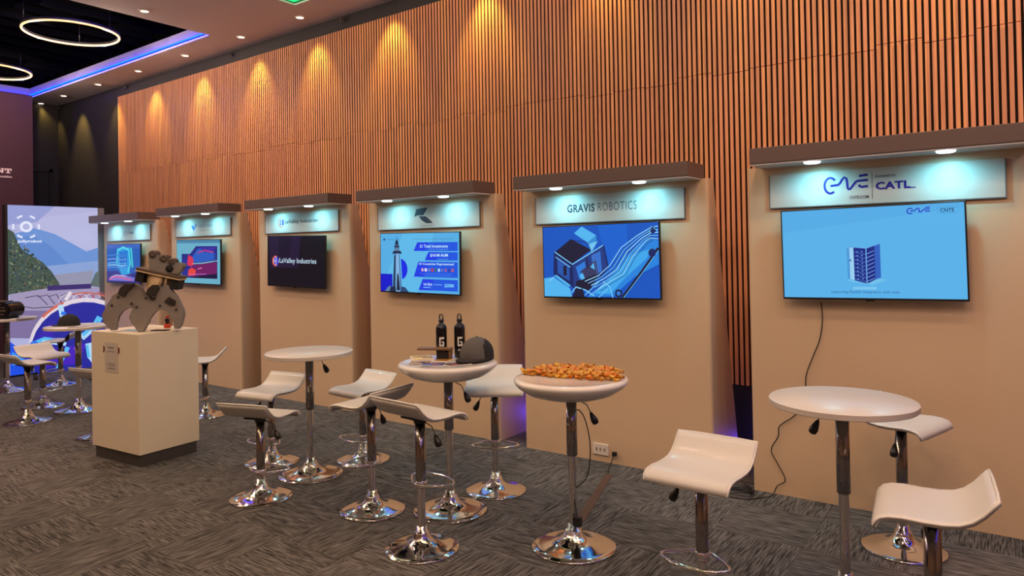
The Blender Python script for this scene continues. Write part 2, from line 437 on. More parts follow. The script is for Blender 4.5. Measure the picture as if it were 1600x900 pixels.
def spot(parent, loc, energy, size, blend, color, radius, aim=None):
    L = bpy.data.lights.new('lamp_light', 'SPOT'); L.energy = energy; L.spot_size = size; L.spot_blend = blend
    L.color = color; L.shadow_soft_size = radius
    o = bpy.data.objects.new('lamp_light', L); C.objects.link(o); o.parent = parent; o.location = loc
    if aim is not None: o.rotation_euler = Vector(aim).to_track_quat('-Z', 'Y').to_euler()
    return o
dl_proto = None
def downlight(x, y, energy, size, blend, label, group, aim=None, rad=0.035, col=None):
    t = empty('ceiling_downlight', (x, y, HC), 0, label, 'lamp', group)
    MB().lathe([(0.045, 0.0), (0.047, -0.010), (0.062, -0.008), (0.066, 0.0)], M['trim_white'], 24).build('trim_ring', None, t)
    MB().lathe([(0.0, -0.004), (0.045, -0.006), (0.045, 0.0)], M['lamp_glow'], 24).build('lamp_disc', None, t)
    spot(t, (0, 0, -0.03), energy, size, blend, col or WARM, rad, aim)
    return t
GR = 'recessed downlights along the slatted wall'
row = [-15.0 + 0.0, -14.0, -12.64, -11.26, -9.87, -8.46, -7.2, -5.85, -4.48, -3.1, -1.75, -0.4, 0.95, 2.3, 3.65]
names = ['leftmost small downlight in the row near the slatted wall', 'second downlight from the left along the wall', 'third downlight from the left along the wall',
         'fourth downlight from the left along the wall, below the blue strip', 'fifth downlight from the left along the wall, near the blue corner', 'downlight just right of the blue strip corner',
         'downlight just below the green glowing corner']
for i, x in enumerate(row):
    lb = names[i] if i < len(names) else 'recessed wall-side downlight beyond the top edge of the photo'
    e = P_WALLROW * (0.5 if i == 0 else 1.8 if i == 1 else 1.0 if i < 9 else 0.5)
    downlight(x, 5.49, e, math.radians(62), 0.85, lb, GR, aim=(0, 0.36, -1), col=WALLC)
GR2 = 'recessed downlights in the white ceiling between the recesses'
for (gx) in (-8.43, -7.2, -0.7, 0.6):  # first one is real; the rest are unseen, added as fill
    for gy in (4.19, 2.8, 1.4, 0.0):
        if gx == -8.43 and gy == 4.19: lb = 'bright downlight at the top of the photo beside the black recess'
        else: lb = 'unseen fill downlight added beyond the top edge of the photo'
        if gx == -7.2 and gy > 4: continue
        downlight(gx, gy, P_ROOM, math.radians(150), 0.5, lb, GR2, rad=0.04)
for gx in (-12.5, -9.5, -6.5, -3.5, -0.5, 2.5):  # unseen row added behind the camera to fill the booth fronts
    downlight(gx, -1.6, P_ROOM*1.6, math.radians(150), 0.5, 'unseen fill downlight added beyond the top edge of the photo', GR2, rad=0.04)

# little wall-side fittings under the ceiling edge
for k, (x, lb) in enumerate([(-15.0, 'leftmost'), (-12.28, 'second from the left'), (-9.15, 'third from the left'), (-6.73, 'rightmost')]):
    if k == 0: x = -14.9
    t = empty('sprinkler_head', (x, 5.80, 4.52), 0, 'small round metal ceiling sprinkler fitting on the black band, %s of four' % lb, 'sprinkler', 'small fittings along the black band')
    MB().tube([(0, 0, 0), (0, -0.03, 0)], 0.012, M['chrome_dim'], 10).build('stem', None, t)
    pts = [(0.032*cos(2*PI*q/20), -0.035, 0.032*sin(2*PI*q/20)) for q in range(20)]
    MB().tube(pts, 0.007, M['chrome_dim'], 6, closed=True).build('ring', None, t)

# ------------------------------------------------------------------ display booths
BW, BH = 1.60, 2.145
def booth(x, D, H, label, sign, canopy_h=0.10):
    t = empty('display_booth', (x, D, 0), 0, label, 'booth', 'white display booths along the slatted wall')
    # front slab with rounded vertical edges
    rr = 0.018; poly = []
    mb = MB(); bm = mb.bm
    out = [(rr+ rr*cos(a), rr + rr*sin(a)) for a in [PI + PI/2*k/5 for k in range(6)]]
    out += [(BW-rr+rr*cos(a), rr+rr*sin(a)) for a in [1.5*PI + PI/2*k/5 for k in range(6)]]
    out += [(BW, 0.04), (0, 0.04)]
    A = [bm.verts.new((p[0], p[1], 0.0)) for p in out]; B = [bm.verts.new((p[0], p[1], H)) for p in out]
    bm.faces.new(list(reversed(A))); bm.faces.new(B); n = len(out)
    for k in range(n):
        f = bm.faces.new((A[k], A[(k+1) % n], B[(k+1) % n], B[k])); f.smooth = False
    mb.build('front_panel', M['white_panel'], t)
    dp, dt = 0.56, 0.11
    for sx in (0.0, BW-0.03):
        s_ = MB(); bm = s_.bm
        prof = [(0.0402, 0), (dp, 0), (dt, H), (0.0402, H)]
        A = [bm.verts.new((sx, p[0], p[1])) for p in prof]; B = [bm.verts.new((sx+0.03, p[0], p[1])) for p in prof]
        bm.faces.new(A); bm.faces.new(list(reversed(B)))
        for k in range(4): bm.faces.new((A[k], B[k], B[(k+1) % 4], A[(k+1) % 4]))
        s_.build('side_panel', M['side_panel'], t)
    cz = H+0.002
    c = MB(); c.box(0.095, BW-0.045, -0.25, 0.06, cz, cz+canopy_h, M['canopy'], bevel=0.003)
    can = c.build('canopy', None, t)
    cu_ = MB(); cu_.box(0.10, BW-0.05, -0.243, -0.002, cz-0.010, cz-0.0005, M['canopy_under'])
    cu_.build('underside_panel', None, can)
    for lx in (0.46, 1.165):
        dlp = MB(); dlp.lathe([(0.0, cz-0.022), (0.040, cz-0.021), (0.047, cz-0.017), (0.049, cz-0.0105)], M['cool_glow'], 24, cx=lx, cy=-0.185)
        dd = dlp.build('downlight', None, can)
        spot(dd, (lx, -0.165, cz-0.026), P_BOOTH, math.radians(176), 0.9, (0.22, 0.80, 1.0), 0.02, aim=(0, 0.12, -1))
    # sign board
    sw, sh = 1.275, 0.215
    sb = MB(); sb.box(0.155, 0.155+sw, -0.0145, -0.0005, H-0.272, H-0.272+sh, M['sign'], bevel=0.0)
    so = sb.build('sign_board', None, t)
    eg = MB()  # dark strips painting the shadow line at the board's sides and bottom
    eg.box(0.155+sw, 0.155+sw+0.006, -0.0165, -0.0005, H-0.278, H-0.272+sh, M['sign_shadow'])
    eg.box(0.155, 0.155+sw, -0.0165, -0.0005, H-0.278, H-0.272, M['sign_shadow'])
    eg.box(0.149, 0.155, -0.0165, -0.0005, H-0.278, H-0.272+sh, M['sign_shadow'])
    eg.build('sign_shadow_strips', None, so)
    p = Pic(sw, sh, -0.0148); sign(p)
    lo = p.build('sign_lettering', so); lo.location = (0.155+sw/2, 0, H-0.272+sh/2)
    return t

INK = pmat((40, 48, 66)); INK2 = pmat((74, 86, 102)); NAVY = pmat((22, 22, 140)); GREYT = pmat((120, 130, 140))
def gme(p, m, u0, v0, sc, wd, sx=1.0):
    """wave-like line mark: C, bar, wave and E; sc = height in metres"""
    W_, H_ = p.w, p.h
    def q(x, y): return (u0 + x*sc*sx/W_, v0 + y*sc/H_)
    p.line(m, [q(0.5+0.5*cos(math.radians(a)), 0.5+0.5*sin(math.radians(a))) for a in range(38, 323, 15)], wd)
    p.line(m, [q(0.5, 0.48), q(0.85, 0.50), q(1.15, 0.52), q(1.32, 0.62), q(1.52, 0.86), q(1.70, 0.98), q(1.86, 0.90), q(1.92, 0.65), q(1.95, 0.32), q(2.02, 0.20), q(2.14, 0.20), q(2.35, 0.38), q(2.6, 0.62), q(2.8, 0.70), q(3.62, 0.72)], wd)
    p.line(m, [q(2.90, 1.0), q(3.62, 1.05)], wd); p.line(m, [q(2.88, 0.45), q(2.98, 0.34), q(3.15, 0.30), q(3.62, 0.34)], wd)
def sign6(p):
    gme(p, NAVY, 0.265, 0.34, 0.098, 0.0145, 0.70)
    p.text(INK, 'CNTE.COM', 0.378, 0.15, 0.462, 0.235, 0.01)
    p.rect(GREYT, 0.4765, 0.12, 0.479, 0.88)
    p.text(INK2, 'Invested by', 0.493, 0.70, 0.580, 0.80, 0.01)
    # wide slab letters C A T L
    p.text(NAVY, 'CATL', 0.493, 0.37, 0.640, 0.59, 0.035, 1.05)
    p.rect(NAVY, 0.625, 0.37, 0.660, 0.395)
def sign5(p):
    p.text(INK, 'GRAVIS', 0.235, 0.36, 0.43, 0.66, 0.03, 1.08)
    p.text(pmat((84, 92, 104)), 'ROBOTICS', 0.452, 0.37, 0.71, 0.67, -0.004, 1.08)
def sign4(p):
    p.poly(INK, [(0.385, 0.50), (0.405, 0.84), (0.52, 0.88), (0.475, 0.55), (0.415, 0.56)])
    p.poly(INK, [(0.43, 0.52), (0.50, 0.50), (0.535, 0.36), (0.57, 0.20), (0.505, 0.20), (0.46, 0.33)])
    p.text(GREYT, 'AUSTRALIS CAPITAL'[:0] + 'VENTURES', 0.45, 0.07, 0.575, 0.12)
def lv(p, u0, u1, v0, v1, ink, red, blue, white):
    um = u0+(u1-u0)*0.06; r_ = (u1-u0)*0.075; vc = (v0+v1)/2
    p.disc(red, um, vc+ (v1-v0)*0.0, r_*1.05, None, 60, 300)
    p.disc(white, um+r_*0.2, vc, r_*0.85)
    h_ = (v1-v0)*0.62
    p.rect(blue, um-r_*0.35, vc-h_, um+r_*0.9, vc+h_)
    p.arc(white, um-r_*0.1, vc+h_*0.35, r_*0.42, r_*p.w*0.2, -90, 90); p.arc(white, um-r_*0.1, vc-h_*0.35, r_*0.42, r_*p.w*0.2, -90, 90)
    p.text(ink, 'LaValley Industries', u0+(u1-u0)*0.16, v0, u1, v1, 0.008)
def sign3(p): lv(p, 0.20, 0.745, 0.42, 0.66, INK, pmat((210, 120, 110)), pmat((60, 50, 150)), M['sign'])
def sign2(p):
    bl = pmat((40, 120, 215)); bd = pmat((30, 80, 180))
    p.poly(bl, [(0.30, 0.62), (0.345, 0.30), (0.365, 0.50), (0.33, 0.66)]); p.poly(bd, [(0.345, 0.30), (0.40, 0.66), (0.385, 0.78), (0.365, 0.50)])
    p.text(GREYT, 'VOLTERA', 0.44, 0.50, 0.70, 0.66, 0.01, 1.3); p.text(GREYT, 'ENERGY SYSTEMS'[:6], 0.46, 0.30, 0.66, 0.36)
def sign1(p):
    for (a, b_) in ((0.40, 0.40), (0.44, 0.40), (0.40, 0.58), (0.44, 0.58)):
        p.poly(GREYT, [(a-0.012, b_), (a, b_-0.07), (a+0.012, b_), (a, b_+0.07)])
    p.text(GREYT, 'LIFT', 0.48, 0.42, 0.535, 0.58); p.text(INK2, 'BANK', 0.55, 0.42, 0.64, 0.58, 0.03)

BO = {}
BO[6] = booth(-1.505, 4.78, 2.165, 'white booth at the right edge with the navy wave-line sign and widest screen view', sign6)
BO[5] = booth(-3.380, 4.78, 2.125, 'white booth with the GRAVIS ROBOTICS sign', sign5)
BO[4] = booth(-5.280, 4.816, 2.135, 'white booth with the dark angular emblem sign and lighthouse screen', sign4)
BO[3] = booth(-7.250, 4.90, 2.155, 'white booth with the LaValley Industries sign and dark screen', sign3)
BO[2] = booth(-9.300, 4.94, 2.165, 'white booth with the blue leaf-shaped emblem, second from the left', sign2)
BO[1] = booth(-11.300, 4.96, 2.150, 'leftmost white booth, beside the tall lit banner', sign1)

def outlet(b, x, z):
    p = MB(); p.box(x-0.068, x+0.068, -0.010, -0.0003, z-0.043, z+0.043, M['outlet'], bevel=0.003)
    o = p.build('socket_plate', None, b)
    q = MB()
    for k in (-0.035, 0.0, 0.035):
        q.box(x+k-0.004, x+k-0.001, -0.0115, -0.0100, z-0.012, z+0.012, M['black']); q.box(x+k+0.004, x+k+0.007, -0.0115, -0.0100, z-0.012, z+0.012, M['black'])
    q.build('socket_slots', None, o)
outlet(BO[5], 0.71, 0.095)
outlet(BO[3], 0.905, 0.10)

# ------------------------------------------------------------------ televisions
TW, TH = 1.013, 0.572
def tv(x, y, z, roll_, label, art, w=TW):
    t = empty('television', (x, y, z), 0, label, 'television', 'flat screens mounted on the booths')
    t.rotation_euler = (0, roll_, 0)
    b = MB(); b.box(-w/2, w/2, 0.0, 0.022, -TH/2, TH/2, M['black'], bevel=0.004); b.build('bezel', None, t)
    k = MB(); k.box(-0.2, 0.2, 0.0225, 0.078, -0.15, 0.15, M['black_matte']); k.build('wall_bracket', None, t)
    l_ = MB(); l_.box(-0.025, 0.025, -0.001, 0.01, -TH/2-0.006, -TH/2-0.0005, M['black_gloss']); l_.build('sensor_tab', None, t)
    p = Pic(w-0.018, TH-0.022, -0.0006); art(p); s = p.build('screen', t); s.location = (0, 0, 0.002)
    return t
def S(c, s=1.0): return emat(c, s)

def art6(p):
    p.rect(S((86, 176, 232)), 0, 0, 1, 1)
    p.poly(S((82, 170, 228)), [(0, 0.75), (1, 0.95), (1, 1), (0, 1)])
    gme(p, S((22, 40, 190)), 0.715, 0.905, 0.032, 0.006)
    p.arc(S((60, 150, 200)), 0.885, 0.925, 0.018, 0.002, 90, 270); p.arc(S((60, 150, 200)), 0.955, 0.925, 0.018, 0.002, -90, 90)
    p.line(S((60, 150, 200)), [(0.885, 0.957), (0.955, 0.957)], 0.002); p.line(S((60, 150, 200)), [(0.885, 0.893), (0.955, 0.893)], 0.002)
    p.text(S((20, 60, 110)), 'CNTE', 0.882, 0.905, 0.952, 0.945, 0.02)
    wh = S((150, 205, 240)); dk = S((18, 38, 130)); md = S((44, 96, 190))
    p.poly(S((108, 190, 236)), [(0.37, 0.19), (0.52, 0.145), (0.60, 0.20), (0.48, 0.24)])
    p.poly(wh, [(0.380, 0.555), (0.425, 0.56), (0.425, 0.20), (0.382, 0.215)])
    p.poly(S((70, 150, 215)), [(0.380, 0.555), (0.395, 0.557), (0.395, 0.212), (0.382, 0.215)])
    p.poly(dk, [(0.418, 0.56), (0.487, 0.545), (0.487, 0.16), (0.420, 0.195)])
    p.poly(dk, [(0.490, 0.545), (0.535, 0.575), (0.535, 0.205), (0.490, 0.16)])
    p.poly(md, [(0.535, 0.575), (0.565, 0.595), (0.565, 0.225), (0.535, 0.205)])
    p.line(S((110, 180, 235)), [(0.488, 0.545), (0.488, 0.155)], 0.005)
    p.line(S((100, 170, 230)), [(0.380, 0.56), (0.425, 0.565), (0.488, 0.55), (0.545, 0.59), (0.568, 0.60)], 0.004)
    for k in range(8):
        v = 0.20+k*0.043
        p.line(S((90, 140, 215)), [(0.422, v+0.01), (0.484, v-0.02)], 0.0025)
        p.line(S((120, 175, 235)), [(0.492, v-0.015), (0.533, v+0.02)], 0.003)
        for q in (0.436, 0.462): p.rect(S((100, 150, 220)), q, v+0.006, q+0.008, v+0.018)
    p.line(S((30, 60, 140)), [(0.452, 0.555), (0.452, 0.18)], 0.004)
    p.disc(S((20, 40, 110)), 0.400, 0.42, 0.005)
    p.rect(S((120, 196, 238)), 0.41, 0.095, 0.54, 0.125)
    p.text(S((40, 90, 150)), 'supporting flexible integration with solar', 0.285, 0.045, 0.665, 0.085)
def art5(p):
    bg = S((14, 84, 190)); p.rect(bg, 0, 0, 1, 1)
    p.poly(S((18, 96, 204)), [(0.5, 1), (0.75, 1), (0.75, 0.3), (0.6, 0.3)])
    lb = S((80, 180, 238)); li = S((120, 200, 245)); dk = S((22, 24, 52)); nv = S((16, 36, 96)); mb_ = S((40, 120, 215)); bw = S((52, 56, 96))
    p.poly(lb, [(0, 0), (0, 0.26), (0.09, 0.28), (0.24, 0.12), (0.26, 0)])
    # roof scanner box
    p.poly(lb, [(0.29, 0.90), (0.36, 0.99), (0.485, 0.86), (0.41, 0.76)]); p.poly(S((50, 140, 210)), [(0.41, 0.76), (0.485, 0.86), (0.49, 0.80), (0.44, 0.66)])
    p.poly(S((110, 195, 240)), [(0.42, 0.74), (0.50, 0.78), (0.44, 0.62)])
    p.line(nv, [(0.27, 0.80), (0.40, 0.77), (0.45, 0.63), (0.35, 0.70), (0.27, 0.80)], 0.006)
    # cab
    p.poly(dk, [(0.11, 0.64), (0.26, 0.82), (0.44, 0.66), (0.27, 0.47)])
    p.poly(nv, [(0.10, 0.64), (0.27, 0.45), (0.28, 0.12), (0.20, 0.20), (0.09, 0.32)])
    p.poly(S((34, 84, 170)), [(0.13, 0.56), (0.24, 0.44), (0.24, 0.22), (0.13, 0.34)])
    p.rect(dk, 0.185, 0.30, 0.215, 0.44); p.poly(lb, [(0.095, 0.30), (0.12, 0.31), (0.25, 0.16), (0.23, 0.14)])
    p.poly(S((30, 58, 130)), [(0.27, 0.46), (0.55, 0.72), (0.58, 0.42), (0.44, 0.22), (0.28, 0.12)])
    p.poly(mb_, [(0.30, 0.42), (0.38, 0.50), (0.40, 0.30), (0.33, 0.24)]); p.poly(S((50, 110, 200)), [(0.44, 0.58), (0.52, 0.64), (0.53, 0.36), (0.46, 0.30)])
    p.poly(bw, [(0.34, 0.36), (0.48, 0.52), (0.50, 0.30), (0.38, 0.20)]); p.poly(dk, [(0.30, 0.22), (0.52, 0.34), (0.42, 0.10), (0.28, 0.08)])
    p.poly(lb, [(0.33, 0.30), (0.36, 0.34), (0.38, 0.26), (0.35, 0.24)]); p.poly(lb, [(0.43, 0.42), (0.46, 0.48), (0.47, 0.38)])
    p.line(dk, [(0.40, 0.55), (0.41, 0.40)], 0.010); p.line(S((80, 110, 180)), [(0.46, 0.62), (0.49, 0.30)], 0.004)
    p.line(li, [(0.11, 0.64), (0.27, 0.46), (0.55, 0.72)], 0.008); p.line(li, [(0.115, 0.57), (0.25, 0.42)], 0.006); p.line(nv, [(0.55, 0.72), (0.585, 0.42), (0.50, 0.26)], 0.012)
    p.line(li, [(0.05, 0.22), (0.10, 0.28)], 0.01)
    # boom and hoses
    p.poly(S((34, 130, 220)), [(0.40, 0.0), (0.56, 0.22), (0.70, 0.52), (0.92, 0.80), (1.0, 0.76), (1.0, 0.45), (0.80, 0.28), (0.62, 0.02)])
    p.poly(S((60, 165, 235)), [(0.46, 0.05), (0.60, 0.26), (0.78, 0.58), (0.95, 0.66), (0.90, 0.52), (0.72, 0.26), (0.60, 0.05)])
    for k, wv in enumerate((0.006, 0.005, 0.007, 0.005, 0.006)):
        o_ = k*0.028
        p.line(li if k % 2 else S((150, 215, 250)), [(0.38+o_, 0.22-o_), (0.50+o_, 0.30-o_*0.6), (0.60+o_, 0.44-o_), (0.70+o_*0.8, 0.68-o_*1.1), (0.84+o_*0.5, 0.84-o_*0.8), (0.94, 0.93-o_*1.2), (1.0, 0.95-o_*1.5)], wv)
        p.line(nv, [(0.40+o_, 0.20-o_), (0.52+o_, 0.28-o_*0.6), (0.62+o_, 0.42-o_), (0.72+o_*0.8, 0.66-o_*1.1), (0.86+o_*0.5, 0.82-o_*0.8), (0.96, 0.90-o_*1.2)], 0.004)
    for a, b_ in (((0.36, 0.0), (0.52, 0.24)), ((0.42, 0.02), (0.56, 0.20)), ((0.50, 0.0), (0.58, 0.12))): p.line(li, [a, b_], 0.006)
    p.line(li, [(0.26, 0.06), (0.30, 0.14), (0.38, 0.10), (0.46, 0.02)], 0.010); p.line(li, [(0.54, 0.22), (0.60, 0.14), (0.62, 0.0)], 0.008)
    p.line(dk, [(0.70, 0.0), (0.86, 0.34), (1.0, 0.66)], 0.022); p.line(li, [(0.71, 0.0), (0.87, 0.34), (1.0, 0.63)], 0.004)
    p.disc(nv, 0.95, 0.60, 0.03); p.disc(nv, 0.96, 0.90, 0.025); p.disc(dk, 0.67, 0.06, 0.03); p.disc(mb_, 0.67, 0.06, 0.017)
    p.line(li, [(0.93, 0.84), (0.95, 0.95), (1.0, 0.88)], 0.005)
    p.poly(dk, [(0.26, 0.0), (0.30, 0.10), (0.36, 0.12), (0.38, 0.0)])
def art4(p):
    p.rect(S((84, 172, 226)), 0, 0, 1, 1); p.poly(S((92, 184, 232)), [(0, 0), (0.5, 0), (0.7, 1), (0.3, 1)])
    bl = S((20, 40, 225)); bb = S((24, 84, 222)); wt = S((190, 225, 250)); dk = S((26, 40, 70)); gr = S((90, 125, 165))
    p.rect(S((14, 24, 200)), 0, 0, 0.16, 0.30)
    p.disc(bl, 0.262, 0.385, 0.098, 0.18, -90, 90)
    p.poly(S((92, 184, 232)), [(0.262, 0.2), (0.29, 0.2), (0.275, 0.56), (0.262, 0.56)])
    p.poly(S((70, 110, 165)), [(0.165, 0.0), (0.19, 0.66), (0.255, 0.66), (0.285, 0.0)])
    p.poly(S((130, 180, 225)), [(0.205, 0.0), (0.212, 0.66), (0.245, 0.66), (0.265, 0.0)])
    p.poly(dk, [(0.165, 0.0), (0.185, 0.62), (0.20, 0.62), (0.19, 0.0)])
    p.poly(dk, [(0.160, 0.645), (0.175, 0.70), (0.275, 0.70), (0.288, 0.645), (0.26, 0.655), (0.19, 0.655)])
    p.poly(gr, [(0.187, 0.70), (0.192, 0.80), (0.252, 0.80), (0.258, 0.70)]); p.poly(dk, [(0.187, 0.76), (0.19, 0.79), (0.255, 0.79), (0.256, 0.76)])
    p.poly(dk, [(0.198, 0.80), (0.205, 0.87), (0.222, 0.90), (0.24, 0.86), (0.245, 0.80)]); p.line(dk, [(0.222, 0.90), (0.222, 0.95)], 0.004)
    p.poly(gr, [(0.06, 0.0), (0.09, 0.06), (0.13, 0.10), (0.16, 0.05), (0.2, 0.0)]); p.poly(dk, [(0.12, 0.0), (0.14, 0.08), (0.20, 0.09), (0.21, 0.0)])
    p.poly(S((40, 70, 115)), [(0.27, 0.0), (0.28, 0.09), (0.33, 0.08), (0.38, 0.0)]); p.poly(dk, [(0.215, 0.02), (0.225, 0.28), (0.24, 0.33), (0.25, 0.24), (0.265, 0.02)])
    for (u0, v0, u1, v1) in ((0.445, 0.70, 0.49, 0.845), (0.585, 0.545, 0.63, 0.68), (0.445, 0.265, 0.505, 0.52), (0.505, 0.045, 0.56, 0.23)):
        p.poly(bb, [(u0, v0), (0.985, v0), (0.985, v1), (u1, v1)]); p.poly(S((28, 60, 226)), [(u0, v0), (u0+0.14, v0), (u1+0.14, v1), (u1, v1)])
    p.text(wt, '21 Total Investments', 0.525, 0.755, 0.87, 0.805, 0.02); p.text(wt, '$161M AUM', 0.655, 0.60, 0.87, 0.655, 0.03)
    p.text(S((130, 190, 240)), 'since inception', 0.64, 0.715, 0.87, 0.735); p.text(S((130, 190, 240)), 'Investments', 0.75, 0.56, 0.87, 0.575)
    p.text(wt, '10 Countries Represented', 0.515, 0.455, 0.94, 0.505, 0.02)
    for k in range(10):
        u_ = 0.545+k*0.041; p.rect(S([(215, 170, 190), (235, 235, 245), (110, 120, 200), (200, 60, 70), (60, 110, 90), (170, 210, 240), (90, 110, 190), (150, 90, 150), (50, 60, 150), (190, 90, 110)][k]), u_, 0.36, u_+0.026, 0.41)
    for k in range(3): p.rect(S((70, 130, 235)), 0.52+0.03*k, 0.325-0.02*k, 0.92, 0.33-0.02*k)
    p.text(wt, '1st Exit', 0.575, 0.125, 0.68, 0.17, 0.02); p.rect(S((110, 180, 240)), 0.57, 0.085, 0.66, 0.10); p.text(S((140, 200, 245)), 'combined', 0.70, 0.135, 0.80, 0.16)
    p.text(S((120, 200, 240)), '$200M', 0.83, 0.10, 0.94, 0.165, 0.03)
    p.text(S((50, 110, 160)), 'the foremost VC fund in robotics, energy and tech', 0.435, 0.885, 0.93, 0.91); p.disc(S((20, 60, 120)), 0.06, 0.90, 0.012)
    p.text(S((60, 120, 170)), 'CAPITAL FUND', 0.09, 0.888, 0.27, 0.912)
def art3(p):
    p.rect(S((14, 9, 22)), 0, 0, 1, 1); p.poly(S((32, 20, 52)), [(0.02, 1), (0.60, 1), (0.55, 0.38), (0.05, 0.35)]); p.poly(S((22, 14, 40)), [(0.2, 1), (0.42, 1), (0.40, 0.5), (0.2, 0.6)])
    lv(p, 0.10, 0.865, 0.43, 0.56, S((190, 215, 235)), S((222, 92, 60)), S((50, 44, 190)), S((190, 190, 235)))
def art2(p):
    p.rect(S((104, 172, 198)), 0, 0, 1, 1); p.rect(S((70, 130, 165)), 0, 0.93, 1, 1)
    p.poly(S((34, 40, 130)), [(0.12, 0.12), (0.12, 0.68), (0.32, 0.68), (0.46, 0.86), (0.94, 0.86), (0.94, 0.12)])
    p.poly(S((40, 90, 190)), [(0.30, 0.5), (0.5, 0.8), (0.9, 0.82), (0.9, 0.55), (0.5, 0.48)]); p.poly(S((60, 44, 160)), [(0.55, 0.82), (0.9, 0.84), (0.9, 0.7), (0.65, 0.72)])
    p.line(S((170, 60, 130)), [(0.5, 0.7), (0.65, 0.76), (0.85, 0.72)], 0.02)
    p.poly(S((214, 50, 84)), [(0.25, 0.42), (0.28, 0.66), (0.38, 0.60), (0.42, 0.44), (0.34, 0.38)])
    p.poly(S((110, 28, 96)), [(0.36, 0.15), (0.38, 0.42), (0.93, 0.50), (0.93, 0.20)]); p.line(S((130, 180, 190)), [(0.38, 0.45), (0.62, 0.47), (0.94, 0.53)], 0.014)
    p.poly(S((225, 70, 60)), [(0.27, 0.16), (0.28, 0.30), (0.36, 0.36), (0.46, 0.30), (0.44, 0.18)]); p.line(S((190, 110, 200)), [(0.3, 0.2), (0.7, 0.22)], 0.008)
    p.poly(S((24, 18, 60)), [(0.3, 0.12), (0.5, 0.17), (0.94, 0.24), (0.94, 0.12)]); p.line(S((220, 120, 170)), [(0.5, 0.33), (0.6, 0.36)], 0.012)
    for k in range(5): p.line(S((50, 60, 170)), [(0.15+k*0.025, 0.15), (0.16+k*0.025, 0.55)], 0.006)
    for k in range(4): p.line(S((30, 26, 90)), [(0.86+k*0.02, 0.5), (0.865+k*0.02, 0.8)], 0.005)
def art1(p):
    p.rect(S((24, 84, 170)), 0, 0, 1, 1); p.poly(S((50, 90, 180)), [(0, 0.9), (1, 0.9), (1, 1), (0, 1)])
    p.poly(S((34, 150, 215)), [(0.32, 0.9), (0.72, 0.92), (0.70, 0.2), (0.45, 0.2), (0.30, 0.5)]); p.poly(S((22, 110, 200)), [(0.38, 0.80), (0.64, 0.84), (0.62, 0.4), (0.40, 0.42)])
    p.line(S((80, 210, 225)), [(0.30, 0.5), (0.34, 0.84), (0.5, 0.92), (0.66, 0.86), (0.72, 0.5), (0.64, 0.26)], 0.03)
    p.line(S((60, 190, 200)), [(0.74, 0.9), (0.78, 0.4)], 0.05)
    for k, (v, c) in enumerate(((0.70, (60, 120, 200)), (0.60, (110, 150, 215)), (0.50, (90, 160, 220)), (0.44, (130, 190, 230)), (0.38, (70, 130, 210)))):
        p.line(S(c), [(0.02, v), (0.22, v+0.02), (0.45, v-0.01), (0.6, v+0.01)], 0.018)
    p.poly(S((40, 40, 130)), [(0.0, 0.0), (0.0, 0.28), (0.3, 0.3), (0.5, 0.18), (1, 0.3), (1, 0.0)])
    p.poly(S((120, 110, 200)), [(0.05, 0.04), (0.2, 0.18), (0.5, 0.2), (0.9, 0.12), (1, 0.04)]); p.line(S((210, 90, 140)), [(0.06, 0.06), (0.25, 0.14), (0.5, 0.12), (0.75, 0.06)], 0.02); p.line(S((190, 180, 220)), [(0.1, 0.11), (0.3, 0.19), (0.6, 0.16)], 0.012)
    for k in range(3): p.line(S((20, 60, 130)), [(0.42+k*0.05, 0.45), (0.425+k*0.05, 0.66)], 0.008)

tv(-0.760, 4.70, 1.589, -0.012, 'large wall screen showing a battery cabinet on light blue', art6)
tv(-2.616, 4.70, 1.546, -0.008, 'wall screen showing a blue excavator cab and boom', art5)
tv(-4.530, 4.736, 1.538, 0.014, 'wall screen showing a lighthouse and blue bands of text', art4)
tv(-6.465, 4.82, 1.559, 0.022, 'dark wall screen showing the LaValley Industries logo', art3)
tv(-8.500, 4.86, 1.561, 0.014, 'wall screen with a pale blue frame round a red and violet picture', art2, 1.03)
tv(-10.52, 4.88, 1.545, 0.010, 'leftmost wall screen showing a blue and turquoise picture', art1)

